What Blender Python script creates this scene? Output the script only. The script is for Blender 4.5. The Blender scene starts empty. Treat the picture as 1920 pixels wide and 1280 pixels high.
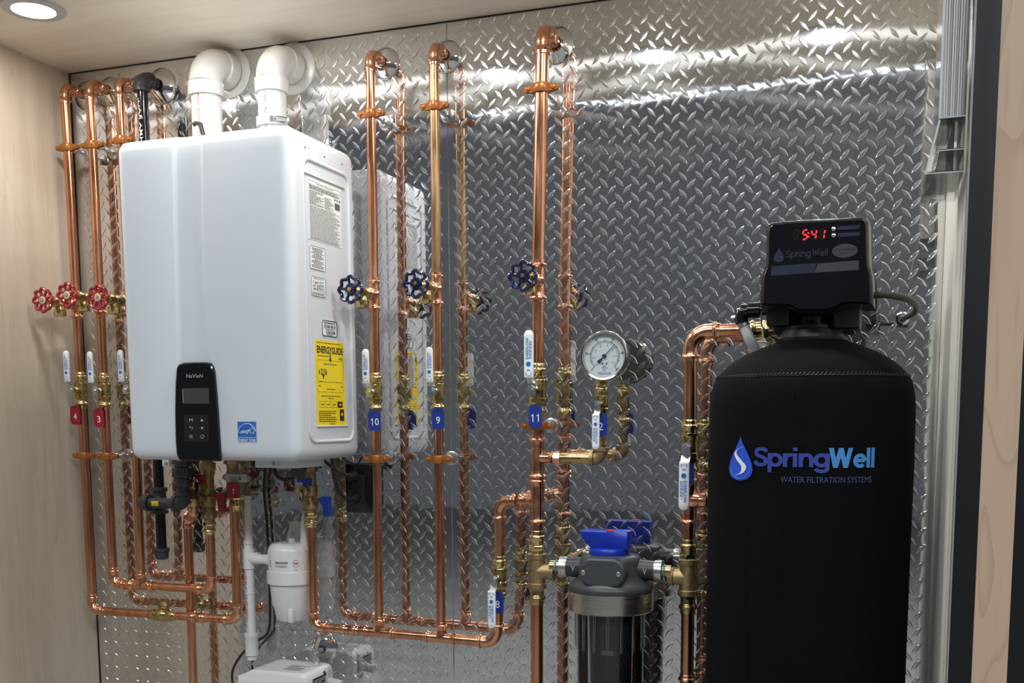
import bpy, bmesh, math, random
import numpy as np
from mathutils import Vector, Matrix
random.seed(7)
sc = bpy.context.scene
PI = math.pi

# ------------------------------------------------------------------ camera (solved from the photograph's vanishing points)
F, CX, CY = 1963.6, 979.56, 1007.04
CAM = np.array([0.0, -2.29, 1.5])
_r = np.array([.1133, .3349, .0152]); _a = np.linalg.norm(_r); _k = _r / _a
_K = np.array([[0, -_k[2], _k[1]], [_k[2], 0, -_k[0]], [-_k[1], _k[0], 0]])
ROT = (np.eye(3) + math.sin(_a) * _K + (1 - math.cos(_a)) * _K @ _K) @ np.array([[1, 0, 0], [0, 0, -1], [0, 1, 0.]])
cam_data = bpy.data.cameras.new('camera')
cam = bpy.data.objects.new('camera', cam_data)
sc.collection.objects.link(cam)
cam_data.sensor_fit = 'HORIZONTAL'; cam_data.sensor_width = 36.0
cam_data.lens = F / 1920 * 36.0
cam_data.shift_x = (960 - CX) / 1920
cam_data.shift_y = (CY - 640) / 1920
cam_data.clip_start = .02
_m = Matrix.Identity(4)
for i in range(3):
    _m[i][0] = ROT[0][i]; _m[i][1] = -ROT[1][i]; _m[i][2] = -ROT[2][i]; _m[i][3] = CAM[i]
cam.matrix_world = _m
sc.camera = cam

# ------------------------------------------------------------------ view, world, venue lamps
sc.view_settings.view_transform = 'Standard'
sc.view_settings.look = 'None'
sc.view_settings.exposure = 0.0
sc.view_settings.gamma = 1.0
sc.view_settings.use_curve_mapping = False
world = bpy.data.worlds.new('world'); sc.world = world; world.use_nodes = True
world.node_tree.nodes['Background'].inputs[0].default_value = (.84, .92, 1.0, 1)
world.node_tree.nodes['Background'].inputs[1].default_value = .105

def area_lamp(name, loc, target, sx, sy, power, col, shape='RECTANGLE'):
    d = bpy.data.lights.new(name, 'AREA'); d.shape = shape; d.size = sx
    if shape == 'RECTANGLE': d.size_y = sy
    d.energy = power; d.color = col
    o = bpy.data.objects.new(name, d); sc.collection.objects.link(o)
    o.location = loc
    o.rotation_euler = (Vector(target) - Vector(loc)).to_track_quat('-Z', 'Y').to_euler()
    return o
# fluorescent strips hung high in the hall in front of the display
area_lamp('hall_lamp', (-1.6, -3.9, 4.2), (-1.5, -3.2, 0), 3.0, .5, 118, (.88, .95, 1))
area_lamp('hall_lamp', (2.2, -3.9, 4.2), (2.0, -3.2, 0), 3.0, .5, 138, (.88, .95, 1))
area_lamp('hall_lamp', (-1.0, -9.0, 4.85), (-1.0, -8.8, 0), 7.0, .10, 6, (.88, .95, 1))
# row of recessed downlights in the display's own ceiling
LIGHT_X = (-1.791, -1.376, -.984, -.574, -.168); LIGHT_Y = -.375
CEIL = 2.39
for lx in LIGHT_X:
    area_lamp('downlight_lamp', (lx, LIGHT_Y, CEIL - .007), (lx, LIGHT_Y, 0), .080, .080, 2.7, (1, .98, .945), 'DISK')

# ------------------------------------------------------------------ pixel -> point helpers
def at(u, v, y):
    d = ROT.T @ np.array([(u - CX) / F, (v - CY) / F, 1]); t = (y - CAM[1]) / d[1]
    return Vector(CAM + t * d)
def atx(u, v, x):
    d = ROT.T @ np.array([(u - CX) / F, (v - CY) / F, 1]); t = (x - CAM[0]) / d[0]
    return Vector(CAM + t * d)
def atcyl(u, v, cx, cy, R):
    d = ROT.T @ np.array([(u - CX) / F, (v - CY) / F, 1])
    ox, oy = CAM[0] - cx, CAM[1] - cy
    a = d[0] ** 2 + d[1] ** 2; b = 2 * (ox * d[0] + oy * d[1]); c = ox * ox + oy * oy - R * R
    t = (-b - math.sqrt(max(0, b * b - 4 * a * c))) / (2 * a)
    p = CAM + t * d
    return math.atan2(p[0] - cx, -(p[1] - cy)), p[2]
V = Vector
X, Y, Z = V((1, 0, 0)), V((0, 1, 0)), V((0, 0, 1))

# ------------------------------------------------------------------ materials
def mat(name, col, metal=0., rough=.4, **kw):
    m = bpy.data.materials.new(name); m.use_nodes = True
    b = m.node_tree.nodes['Principled BSDF']
    b.inputs['Base Color'].default_value = (*col, 1)
    b.inputs['Metallic'].default_value = metal
    b.inputs['Roughness'].default_value = rough
    for k, v in kw.items():
        k = k.replace('_', ' ')
        b.inputs[k].default_value = v
    return m
def noisy(m, c1, c2, scale=(20, 20, 20), detail=4, lo=.35, hi=.65, rough=None, bump=0, bscale=None, bdist=.001):
    """object-space noise mixes two base colours; optional roughness range and bump"""
    nt = m.node_tree; N = nt.nodes; L = nt.links; b = N['Principled BSDF']
    tc = N.new('ShaderNodeTexCoord'); mp = N.new('ShaderNodeMapping'); mp.inputs['Scale'].default_value = scale
    L.new(tc.outputs['Object'], mp.inputs['Vector'])
    n = N.new('ShaderNodeTexNoise'); n.inputs['Scale'].default_value = 1; n.inputs['Detail'].default_value = detail
    L.new(mp.outputs['Vector'], n.inputs['Vector'])
    r = N.new('ShaderNodeValToRGB'); r.color_ramp.elements[0].position = lo; r.color_ramp.elements[1].position = hi
    r.color_ramp.elements[0].color = (*c1, 1); r.color_ramp.elements[1].color = (*c2, 1)
    L.new(n.outputs['Fac'], r.inputs['Fac']); L.new(r.outputs['Color'], b.inputs['Base Color'])
    if rough:
        mr = N.new('ShaderNodeMapRange'); mr.inputs['To Min'].default_value = rough[0]; mr.inputs['To Max'].default_value = rough[1]
        mr.inputs['From Min'].default_value = .3; mr.inputs['From Max'].default_value = .7
        L.new(n.outputs['Fac'], mr.inputs['Value']); L.new(mr.outputs['Result'], b.inputs['Roughness'])
    if bump:
        src = n
        if bscale:
            src = N.new('ShaderNodeTexNoise'); src.inputs['Scale'].default_value = bscale; src.inputs['Detail'].default_value = 3
            L.new(tc.outputs['Object'], src.inputs['Vector'])
        bp = N.new('ShaderNodeBump'); bp.inputs['Strength'].default_value = bump; bp.inputs['Distance'].default_value = bdist
        L.new(src.outputs['Fac'], bp.inputs['Height']); L.new(bp.outputs['Normal'], b.inputs['Normal'])
    return m
def wood(name, c1, c2, c3, grain, figure=0.):
    """maple plywood: long fibres along one axis plus broad figure"""
    m = mat(name, c1, 0, .42); nt = m.node_tree; N = nt.nodes; L = nt.links; b = N['Principled BSDF']
    tc = N.new('ShaderNodeTexCoord')
    def noise(sc_, scale, detail, dist=0):
        mp = N.new('ShaderNodeMapping'); mp.inputs['Scale'].default_value = sc_
        L.new(tc.outputs['Object'], mp.inputs['Vector'])
        n = N.new('ShaderNodeTexNoise'); n.inputs['Scale'].default_value = scale; n.inputs['Detail'].default_value = detail
        n.inputs['Distortion'].default_value = dist
        L.new(mp.outputs['Vector'], n.inputs['Vector']); return n
    s = [1, 1, 1]; s[grain] = .09
    a = noise(s, 16, 5, .6)
    s2 = [1, 1, 1]; s2[grain] = .05
    f = noise(s2, 120, 3, .2)
    r = N.new('ShaderNodeValToRGB'); e = r.color_ramp.elements
    e[0].position = .32; e[0].color = (*c2, 1); e[1].position = .68; e[1].color = (*c1, 1)
    L.new(a.outputs['Fac'], r.inputs['Fac'])
    mr = N.new('ShaderNodeMapRange'); mr.inputs['From Min'].default_value = .58; mr.inputs['From Max'].default_value = .78
    mr.inputs['To Max'].default_value = .55
    L.new(f.outputs['Fac'], mr.inputs['Value'])
    mx = N.new('ShaderNodeMix'); mx.data_type = 'RGBA'
    L.new(mr.outputs['Result'], mx.inputs['Factor']); L.new(r.outputs['Color'], mx.inputs['A'])
    mx.inputs['B'].default_value = (*c3, 1)
    res = mx
    if figure:
        s3 = [1, 1, 1]; s3[grain] = .16; c = noise(s3, 7, 2, .3)
        mu = N.new('ShaderNodeMath'); mu.operation = 'MULTIPLY'; mu.inputs[1].default_value = 9; L.new(c.outputs['Fac'], mu.inputs[0])
        fr_ = N.new('ShaderNodeMath'); fr_.operation = 'FRACT'; L.new(mu.outputs[0], fr_.inputs[0])
        m3_ = N.new('ShaderNodeMapRange'); m3_.inputs['From Min'].default_value = .80; m3_.inputs['From Max'].default_value = 1.0; m3_.inputs['To Max'].default_value = figure
        L.new(fr_.outputs[0], m3_.inputs['Value'])
        res = N.new('ShaderNodeMix'); res.data_type = 'RGBA'; L.new(m3_.outputs['Result'], res.inputs['Factor']); L.new(mx.outputs['Result'], res.inputs['A']); res.inputs['B'].default_value = (*c3, 1)
    L.new(res.outputs['Result'], b.inputs['Base Color'])
    bp = N.new('ShaderNodeBump'); bp.inputs['Strength'].default_value = .12; bp.inputs['Distance'].default_value = .001
    L.new(f.outputs['Fac'], bp.inputs['Height']); L.new(bp.outputs['Normal'], b.inputs['Normal'])
    return m
def plate_material(name, lug=False):
    m = bpy.data.materials.new(name); m.use_nodes = True; nt = m.node_tree; N = nt.nodes; L = nt.links
    N.remove(N['Principled BSDF']); out = N['Material Output']
    tc = N.new('ShaderNodeTexCoord')
    mp = N.new('ShaderNodeMapping'); mp.inputs['Scale'].default_value = (260, 40, 14); L.new(tc.outputs['Object'], mp.inputs['Vector'])
    n = N.new('ShaderNodeTexNoise'); n.inputs['Scale'].default_value = 1; n.inputs['Detail'].default_value = 5; L.new(mp.outputs['Vector'], n.inputs['Vector'])
    r = N.new('ShaderNodeValToRGB'); e = r.color_ramp.elements
    e[0].position = .3; e[0].color = (.76, .77, .79, 1); e[1].position = .7; e[1].color = (.84, .85, .87, 1)
    L.new(n.outputs['Fac'], r.inputs['Fac'])
    w = N.new('ShaderNodeTexNoise'); w.inputs['Scale'].default_value = 16; w.inputs['Detail'].default_value = 2; L.new(tc.outputs['Object'], w.inputs['Vector'])
    bp = N.new('ShaderNodeBump'); bp.inputs['Strength'].default_value = .045; bp.inputs['Distance'].default_value = .004
    L.new(w.outputs['Fac'], bp.inputs['Height'])
    g1 = N.new('ShaderNodeBsdfAnisotropic'); g1.inputs['Roughness'].default_value = .12 if lug else .028
    g2 = N.new('ShaderNodeBsdfAnisotropic'); g2.inputs['Roughness'].default_value = .34
    g2.inputs['Anisotropy'].default_value = .0 if lug else .93
    tg = N.new('ShaderNodeCombineXYZ'); tg.inputs[2].default_value = 1
    L.new(tg.outputs[0], g2.inputs['Tangent'])
    for g in (g1, g2):
        L.new(r.outputs['Color'], g.inputs['Color'])
        if not lug: L.new(bp.outputs['Normal'], g.inputs['Normal'])
    mx = N.new('ShaderNodeMixShader'); mx.inputs[0].default_value = .12
    L.new(g1.outputs[0], mx.inputs[1]); L.new(g2.outputs[0], mx.inputs[2]); L.new(mx.outputs[0], out.inputs['Surface'])
    return m
def emit(name, col, s):
    m = mat(name, col, 0, .5); b = m.node_tree.nodes['Principled BSDF']
    b.inputs['Emission Color'].default_value = (*col, 1); b.inputs['Emission Strength'].default_value = s
    return m

M = {}
M['plate'] = plate_material('diamond_plate_aluminium')
M['lug'] = plate_material('diamond_plate_lugs', True)
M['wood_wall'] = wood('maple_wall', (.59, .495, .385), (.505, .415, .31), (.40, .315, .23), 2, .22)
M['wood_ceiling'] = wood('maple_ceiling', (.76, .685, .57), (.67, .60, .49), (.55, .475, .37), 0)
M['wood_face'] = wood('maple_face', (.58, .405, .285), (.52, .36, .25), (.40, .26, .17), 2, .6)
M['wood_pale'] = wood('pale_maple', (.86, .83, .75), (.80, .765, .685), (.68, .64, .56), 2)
M['floor'] = noisy(mat('hall_floor', (.12, .12, .12), 0, .6), (.30, .285, .26), (.38, .36, .33), (6, 6, 6))
M['black_paint'] = mat('black_paint', (.008, .008, .010), 0, .5, Specular_IOR_Level=.3)
M['copper'] = noisy(mat('copper', (.8, .4, .25), 1, .2), (.56, .235, .115), (.80, .40, .245), (60, 60, 7), 5, .3, .7, (.14, .30), .05, 300, .0005)
M['copper_fit'] = noisy(mat('copper_fitting', (.85, .45, .28), 1, .2), (.68, .32, .18), (.88, .47, .31), (50, 50, 50), 4, .3, .7, (.13, .28), .12, 220, .0008)
M['copper_old'] = noisy(mat('tarnished_copper', (.5, .3, .15), 1, .3), (.30, .19, .09), (.60, .37, .21), (70, 70, 9), 6, .35, .65, (.28, .45), .06, 300, .0005)
M['brass'] = noisy(mat('brass', (.66, .5, .22), 1, .25), (.40, .30, .12), (.60, .47, .22), (60, 60, 60), 4, .3, .7, (.16, .34), .1, 260, .0006)
M['brass_cast'] = noisy(mat('cast_brass', (.42, .3, .16), 1, .5), (.36, .25, .13), (.50, .37, .20), (120, 120, 120), 5, .3, .7, (.38, .55), .5, 900, .0008)
M['brass_bright'] = noisy(mat('polished_brass', (.78, .6, .26), 1, .16), (.66, .49, .20), (.84, .66, .32), (50, 50, 50), 3, .3, .7, (.10, .2))
M['steel'] = mat('zinc_steel', (.62, .63, .64), 1, .28)
M['chrome'] = mat('chrome', (.80, .80, .80), 1, .06)
M['dark_chrome'] = mat('polished_steel', (.50, .49, .47), 1, .12)
M['brushed'] = noisy(mat('brushed_steel', (.6, .57, .53), 1, .3), (.585, .56, .525), (.60, .575, .54), (20, 20, 500), 3, .3, .7, (.22, .36))
M['clamp'] = mat('copper_coloured_coating', (.31, .105, .018), .15, .32)
M['white_gloss'] = mat('white_enamel', (.68, .705, .74), 0, .22, Coat_Weight=.4, Coat_Roughness=.08)
M['white_pvc'] = mat('white_plastic_pipe', (.70, .69, .665), 0, .28)
M['grey_pvc'] = mat('dull_white_plastic', (.70, .69, .66), 0, .4)
M['white_lever'] = mat('white_vinyl_grip', (.80, .82, .82), 0, .35)
M['black_gloss'] = mat('black_gloss_plastic', (.006, .006, .008), 0, .12)
M['black_plastic'] = mat('black_plastic', (.012, .012, .013), 0, .38)
M['black_iron'] = noisy(mat('black_iron', (.05, .05, .05), .3, .45), (.028, .028, .030), (.060, .060, .060), (200, 200, 200), 3, .3, .7, (.35, .55), .3, 700, .0006)
M['black_pipe'] = mat('lacquered_black_pipe', (.010, .010, .011), .2, .14)
M['rubber'] = mat('black_rubber', (.012, .012, .012), 0, .5)
M['grey_cable'] = mat('grey_cable', (.045, .045, .042), 0, .45)
M['fabric'] = noisy(mat('black_neoprene', (.004, .004, .005), 0, .85, Specular_IOR_Level=.1), (.0022, .0023, .0030), (.0046, .0048, .0062), (400, 400, 400), 2, .3, .7, None, .3, 1400, .0005)
M['slate'] = mat('slate_grey_plastic', (.050, .056, .060), 0, .38)
M['slate_dark'] = mat('dark_slate_plastic', (.028, .031, .034), 0, .4)
M['blue_plastic'] = mat('blue_plastic', (.006, .030, .38), 0, .35)
M['navy'] = mat('navy_enamel', (.008, .010, .045), 0, .18, Coat_Weight=.5)
M['red'] = mat('red_enamel', (.30, .010, .018), 0, .2, Coat_Weight=.5)
M['tag_red'] = mat('red_anodised_tag', (.30, .010, .028), .1, .42)
M['tag_blue'] = mat('blue_anodised_tag', (.010, .035, .26), .1, .42)
M['white_print'] = mat('white_print', (.85, .85, .85), 0, .5)
M['grey_print'] = mat('grey_print', (.42, .42, .42), 0, .5)
M['black_print'] = mat('black_print', (.02, .02, .02), 0, .5)
M['spec_print'] = mat('grey_black_print', (.10, .10, .10), 0, .5)
M['blue_print'] = mat('blue_print', (.02, .13, .46), 0, .5)
M['red_print'] = mat('red_print', (.55, .03, .03), 0, .5)
M['paper'] = mat('white_paper', (.80, .82, .80), 0, .5)
M['yellow'] = mat('yellow_paper', (.88, .66, .004), 0, .45)
M['lcd'] = mat('grey_display_glass', (.060, .062, .058), 0, .12)
M['led_red'] = emit('red_display_digits', (1, .015, .02), 2.6)
M['seg_off'] = mat('unlit_digit', (.014, .010, .010), 0, .3)
M['lens'] = emit('downlight_lens', (1, .985, .96), 9)
M['trim_grey'] = mat('downlight_ring', (.42, .42, .42), 0, .4)
def acrylic(name, tint, ior, rough, haze=0.):
    """thin clear sheet: transparent with fresnel gloss and a little milky haze"""
    m = bpy.data.materials.new(name); m.use_nodes = True; nt = m.node_tree; N = nt.nodes; L = nt.links
    N.remove(N['Principled BSDF']); out = N['Material Output']
    tr = N.new('ShaderNodeBsdfTransparent'); tr.inputs['Color'].default_value = (*tint, 1)
    gl = N.new('ShaderNodeBsdfAnisotropic'); gl.inputs['Roughness'].default_value = rough; gl.inputs['Color'].default_value = (1, 1, 1, 1)
    fr_n = N.new('ShaderNodeFresnel'); fr_n.inputs['IOR'].default_value = ior
    mx = N.new('ShaderNodeMixShader'); L.new(fr_n.outputs[0], mx.inputs[0]); L.new(tr.outputs[0], mx.inputs[1]); L.new(gl.outputs[0], mx.inputs[2])
    last = mx
    if haze:
        df = N.new('ShaderNodeBsdfDiffuse'); df.inputs['Color'].default_value = (.85, .87, .86, 1)
        m2 = N.new('ShaderNodeMixShader'); m2.inputs[0].default_value = haze; L.new(mx.outputs[0], m2.inputs[1]); L.new(df.outputs[0], m2.inputs[2]); last = m2
    L.new(last.outputs[0], out.inputs['Surface']); return m
M['clear'] = acrylic('clear_acrylic', (.96, .97, .962), 1.38, .06, .025)
M['clear_tube'] = acrylic('clear_vinyl_tube', (.93, .95, .95), 1.4, .1, .16)
M['clear_edge'] = acrylic('acrylic_edge', (.9, .93, .92), 1.45, .1, .55)
M['clear_sump'] = acrylic('clear_polycarbonate', (.90, .91, .94), 1.42, .05)
M['milky'] = mat('milky_tube', (.72, .74, .72), 0, .35, Transmission_Weight=.25)
M['glass'] = acrylic('gauge_glass', (.985, .99, .99), 1.25, .03)
M['carbon'] = noisy(mat('carbon_block', (.006, .006, .006), 0, .7), (.004, .004, .004), (.010, .010, .010), (300, 300, 300))
M['net'] = mat('grey_net', (.075, .075, .085), 0, .5)
M['spring_blue'] = mat('indigo_print', (.030, .052, .30), 0, .6)
M['well_blue'] = mat('sky_blue_print', (.055, .25, .62), 0, .6)
M['drop_blue'] = mat('drop_blue_print', (.020, .085, .62), 0, .5)
M['sub_blue'] = mat('slate_blue_print', (.045, .075, .20), 0, .6)
M['dim_white'] = mat('smoked_white_print', (.050, .053, .060), 0, .4)
M['dim_blue'] = mat('smoked_blue_print', (.010, .017, .045), 0, .4)
M['dim_logo'] = mat('smoked_logo_print', (.008, .012, .026), 0, .4)
M['sealant'] = mat('blue_thread_sealant', (.10, .24, .36), 0, .6)
M['aluminium'] = mat('aluminium_disc', (.62, .62, .60), .3, .4)
M['silver_print'] = mat('silver_print', (.38, .38, .38), .3, .4)
M['teal_print'] = mat('green_grey_print', (.10, .16, .14), 0, .5)
M['pale_lever'] = mat('pale_grey_grip', (.42, .43, .42), 0, .5)

# ------------------------------------------------------------------ mesh builder
_texts = {}
def text_mesh(s, bold=0.):
    key = (s, bold)
    if key not in _texts:
        c = bpy.data.curves.new('t', 'FONT'); c.body = s; c.offset = bold; c.resolution_u = 3
        o = bpy.data.objects.new('t', c); sc.collection.objects.link(o)
        dg = bpy.context.evaluated_depsgraph_get(); dg.update()
        me = bpy.data.meshes.new_from_object(o.evaluated_get(dg))
        vs = [tuple(v.co[:2]) for v in me.vertices]; fs = [tuple(p.vertices) for p in me.polygons]
        bpy.data.objects.remove(o); bpy.data.curves.remove(c); bpy.data.meshes.remove(me)
        xs = [v[0] for v in vs]; ys = [v[1] for v in vs]
        _texts[key] = (vs, fs, min(xs), max(xs), min(ys), max(ys))
    return _texts[key]

def perp(d):
    d = d.normalized(); a = X if abs(d.x) < .8 else Z
    u = d.cross(a).normalized(); return u, d.cross(u).normalized()

class G:
    def __init__(s): s.v = []; s.f = []
    def add(s, vs, fs):
        n = len(s.v); s.v += [V(v) for v in vs]; s.f += [tuple(i + n for i in f) for f in fs]; return s
    def lathe(s, o, ax, prof, n=20, cap=True):
        o = V(o); ax = V(ax).normalized(); u, w = perp(ax); vs = []; fs = []
        for t, r in prof:
            for k in range(n):
                a = 2 * PI * k / n; vs.append(o + ax * t + (u * math.cos(a) + w * math.sin(a)) * max(r, 1e-5))
        for i in range(len(prof) - 1):
            for k in range(n):
                fs.append((i * n + k, i * n + (k + 1) % n, (i + 1) * n + (k + 1) % n, (i + 1) * n + k))
        if cap:
            fs.append(tuple(range(n - 1, -1, -1))); fs.append(tuple((len(prof) - 1) * n + k for k in range(n)))
        return s.add(vs, fs)
    def cyl(s, a, b, r, n=16, r2=None):
        a = V(a); b = V(b); return s.lathe(a, b - a, [(0, r), ((b - a).length, r if r2 is None else r2)], n)
    def tube(s, pts, r, n=12, closed=False):
        pts = [V(p) for p in pts]; m = len(pts); vs = []; fs = []
        rs = r if isinstance(r, (list, tuple)) else [r] * m
        def tan(i):
            if closed: return (pts[(i + 1) % m] - pts[i - 1]).normalized()
            return (pts[min(i + 1, m - 1)] - pts[max(i - 1, 0)]).normalized()
        u, w = perp(tan(0)); pt = tan(0)
        for i in range(m):
            t = tan(i); q = pt.rotation_difference(t); u = q @ u; w = q @ w; pt = t
            for k in range(n):
                a = 2 * PI * k / n; vs.append(pts[i] + (u * math.cos(a) + w * math.sin(a)) * rs[i])
        for i in range(m if closed else m - 1):
            j = (i + 1) % m
            for k in range(n): fs.append((i * n + k, i * n + (k + 1) % n, j * n + (k + 1) % n, j * n + k))
        if not closed: fs.append(tuple(range(n - 1, -1, -1))); fs.append(tuple((m - 1) * n + k for k in range(n)))
        return s.add(vs, fs)
    def prism(s, poly, o, ux, uy, d0, d1, inset=None):
        """polygon (2d) in plane ux,uy extruded along ux x uy from d0 to d1; inset = chamfer width on the far face"""
        o = V(o); ux = V(ux); uy = V(uy); nz = ux.cross(uy); n = len(poly)
        rings = [(poly, d0)]
        if inset:
            cx = sum(p[0] for p in poly) / n; cy = sum(p[1] for p in poly) / n; small = []
            for i in range(n):
                p = V(poly[i]); a = V(poly[i - 1]); b = V(poly[(i + 1) % n]); e = (b - a)
                if e.length < 1e-9: e = V((1, 0))
                e.normalize(); small.append((p.x - e.y * inset, p.y + e.x * inset))
            rings += [(poly, d1 - inset * .8), (small, d1)]
        else: rings += [(poly, d1)]
        vs = [o + ux * p[0] + uy * p[1] + nz * d for ring, d in rings for p in ring]; fs = []
        for i in range(len(rings) - 1):
            for k in range(n): fs.append((i * n + k, i * n + (k + 1) % n, (i + 1) * n + (k + 1) % n, (i + 1) * n + k))
        fs.append(tuple(range(n - 1, -1, -1))); fs.append(tuple((len(rings) - 1) * n + k for k in range(n)))
        return s.add(vs, fs)
    def box(s, lo, hi, bev=0., seg=2):
        lo = V(lo); hi = V(hi); bm = bmesh.new(); bmesh.ops.create_cube(bm, size=1)
        c = (lo + hi) / 2; d = hi - lo
        for v in bm.verts: v.co = V((c.x + v.co.x * d.x, c.y + v.co.y * d.y, c.z + v.co.z * d.z))
        if bev: bmesh.ops.bevel(bm, geom=bm.edges[:], offset=bev, segments=seg, affect='EDGES', profile=.5)
        bm.verts.index_update(); s.add([v.co.copy() for v in bm.verts], [tuple(v.index for v in f.verts) for f in bm.faces]); bm.free(); return s
    def quad(s, c, ux, uy, w, h):
        c = V(c); ux = V(ux) * w / 2; uy = V(uy) * h / 2
        return s.add([c - ux - uy, c + ux - uy, c + ux + uy, c - ux + uy], [(0, 1, 2, 3)])
    def text(s, t, c, ux, uy, w, h, bold=.0, fn=None):
        vs, fs, x0, x1, y0, y1 = text_mesh(t, bold); c = V(c); ux = V(ux); uy = V(uy); out = []
        for a, b in vs:
            p = ((a - x0) / (x1 - x0) - .5) * w; q = ((b - y0) / (y1 - y0) - .5) * h
            out.append(fn(p, q) if fn else c + ux * p + uy * q)
        return s.add(out, fs)
    def ball(s, c, r, n=12):
        c = V(c); return s.lathe(c - Z * r, Z, [(r - r * math.cos(PI * i / 8), r * math.sin(PI * i / 8)) for i in range(9)], n)
    def build(s, name, m, parent=None, smooth=40):
        me = bpy.data.meshes.new(name); o = bpy.data.objects.new(name, me); sc.collection.objects.link(o)
        off = V((0, 0, 0)); p = parent
        if parent is not None: off = V(parent['_org']) if '_org' in parent.keys() else off
        else:
            lo = V((min(v.x for v in s.v), min(v.y for v in s.v), min(v.z for v in s.v))); hi = V((max(v.x for v in s.v), max(v.y for v in s.v), 0))
            off = V(((lo.x + hi.x) / 2, (lo.y + hi.y) / 2, lo.z)); o.location = off
        me.from_pydata([v - off for v in s.v], [], s.f)
        me.validate()
        if smooth:
            me.polygons.foreach_set('use_smooth', [True] * len(me.polygons)); me.set_sharp_from_angle(angle=math.radians(smooth))
        me.materials.append(M[m] if isinstance(m, str) else m)
        o['_org'] = tuple(off); o.parent = parent
        return o
def thing(name, label, cat, loc, group=None):
    o = bpy.data.objects.new(name, None); sc.collection.objects.link(o); o.empty_display_size = .02
    o.location = loc; o['_org'] = tuple(loc); o['label'] = label; o['category'] = cat
    if group: o['group'] = group
    return o
def tag(o, label, cat, group=None):
    o['label'] = label; o['category'] = cat
    if group: o['group'] = group
    return o
def structure(o): o['kind'] = 'structure'; return o
def rrect(w, h, r, n=5, cx=0, cy=0):
    out = []
    for (sx, sy, a0) in ((1, -1, -90), (1, 1, 0), (-1, 1, 90), (-1, -1, 180)):
        for i in range(n + 1):
            a = math.radians(a0 + 90 * i / n)
            out.append((cx + sx * (w / 2 - r) + r * math.cos(a), cy + sy * (h / 2 - r) + r * math.sin(a)))
    return out
def smooth_path(pts, R, n=6):
    pts = [V(p) for p in pts]; out = [pts[0]]
    for i in range(1, len(pts) - 1):
        a = (pts[i - 1] - pts[i]); b = (pts[i + 1] - pts[i]); l = min(R, a.length * .49, b.length * .49)
        p0 = pts[i] + a.normalized() * l; p1 = pts[i] + b.normalized() * l
        for k in range(n + 1):
            t = k / n; out.append(p0 * (1 - t) ** 2 + pts[i] * 2 * t * (1 - t) + p1 * t * t)
    return out + [pts[-1]]
def spline(pts, n=8):
    pts = [V(p) for p in pts]; P_ = [pts[0] * 2 - pts[1]] + pts + [pts[-1] * 2 - pts[-2]]; out = []
    for i in range(1, len(P_) - 2):
        for k in range(n):
            t = k / n; a, b, c, d = P_[i - 1:i + 3]
            out.append(.5 * (2 * b + (c - a) * t + (2 * a - 5 * b + 4 * c - d) * t * t + (3 * b - a - 3 * c + d) * t ** 3))
    return out + [pts[-1]]
def fine_lines(g, c, ux, uy, w, h, rows, seed=1, fill=.55, ragged=.3, center=False):
    """rows of tiny unreadable print as broken bars"""
    rnd = random.Random(seed); dy = h / rows
    for i in range(rows):
        y = h / 2 - dy * (i + .5); x = -w / 2; end = w / 2 - (rnd.random() ** 2) * ragged * w
        if center: k = (end - x) ; x = -k / 2 * .95; end = k / 2 * .95
        while x < end:
            l = min(end - x, rnd.uniform(.02, .11) * w + .003)
            g.quad(V(c) + V(ux) * (x + l / 2) + V(uy) * y, ux, uy, l, dy * fill); x += l + .0016
    return g

# ------------------------------------------------------------------ shell of the display
XL, XR, FRONT = -2.036, .0915, -.665
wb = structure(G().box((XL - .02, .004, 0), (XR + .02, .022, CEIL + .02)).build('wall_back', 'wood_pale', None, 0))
SEAM = -.975
def lugs(g, x0, x1, z0, z1, px, pz):
    p = .0347; L, W, H = .0150, .0045, .0011
    prof = [(-1, 0), (-.55, -.62), (0, -1), (.55, -.62), (1, 0), (.55, .62), (0, 1), (-.55, .62)]
    inn = [(.88 * a_, .82 * b_) for a_, b_ in prof]; mid = [(-.42, 0), (0, 0), (.42, 0)]
    i0 = math.floor((x0 - px) / p) - 1; i1 = math.ceil((x1 - px) / p) + 1
    j0 = math.floor((z0 - pz) / p) - 1; j1 = math.ceil((z1 - pz) / p) + 1
    for i in range(i0, i1 + 1):
        for j in range(j0, j1 + 1):
            for k in (0, 1):
                cx = px + (i + .5 * k) * p; cz = pz + (j + .5 * k) * p
                if not (x0 + .011 < cx < x1 - .011 and z0 + .011 < cz < z1 - .011): continue
                a = math.radians(-48 if k == 0 else 48); ca, sa = math.cos(a), math.sin(a); vs = []
                for ring, hh in ((prof, 0), (inn, H), (mid, H * 1.22)):
                    for s, t in ring:
                        sx, sz = s * L, t * W; vs.append((cx + sx * ca - sz * sa, -.0011 - hh, cz + sx * sa + sz * ca))
                n = 8
                fs = [(q, (q + 1) % n, n + (q + 1) % n, n + q) for q in range(n)]
                fs += [(8, 9, 16), (9, 10, 17, 16), (10, 11, 18, 17), (11, 12, 18), (12, 13, 18), (13, 14, 17, 18), (14, 15, 16, 17), (15, 8, 16)]
                g.add(vs, fs)
    return g
for (x0, x1, px, pz) in ((XL + .001, SEAM - .0012, -1.2090, 1.9646), (SEAM + .0012, XR - .001, -.5720, 1.6967)):
    pl = G().box((x0, -.001, .005), (x1, .003, CEIL - .004)).build('tread_plate', 'plate', wb, 0)
    lg = lugs(G(), x0, x1, .62, CEIL - .004, px, pz).build('raised_tread', 'lug', pl, 28); lg['kind'] = 'stuff'
structure(G().box((XL - .02, FRONT, 0), (XL, .004, CEIL + .02)).build('wall_left', 'wood_wall', None, 0))
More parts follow.
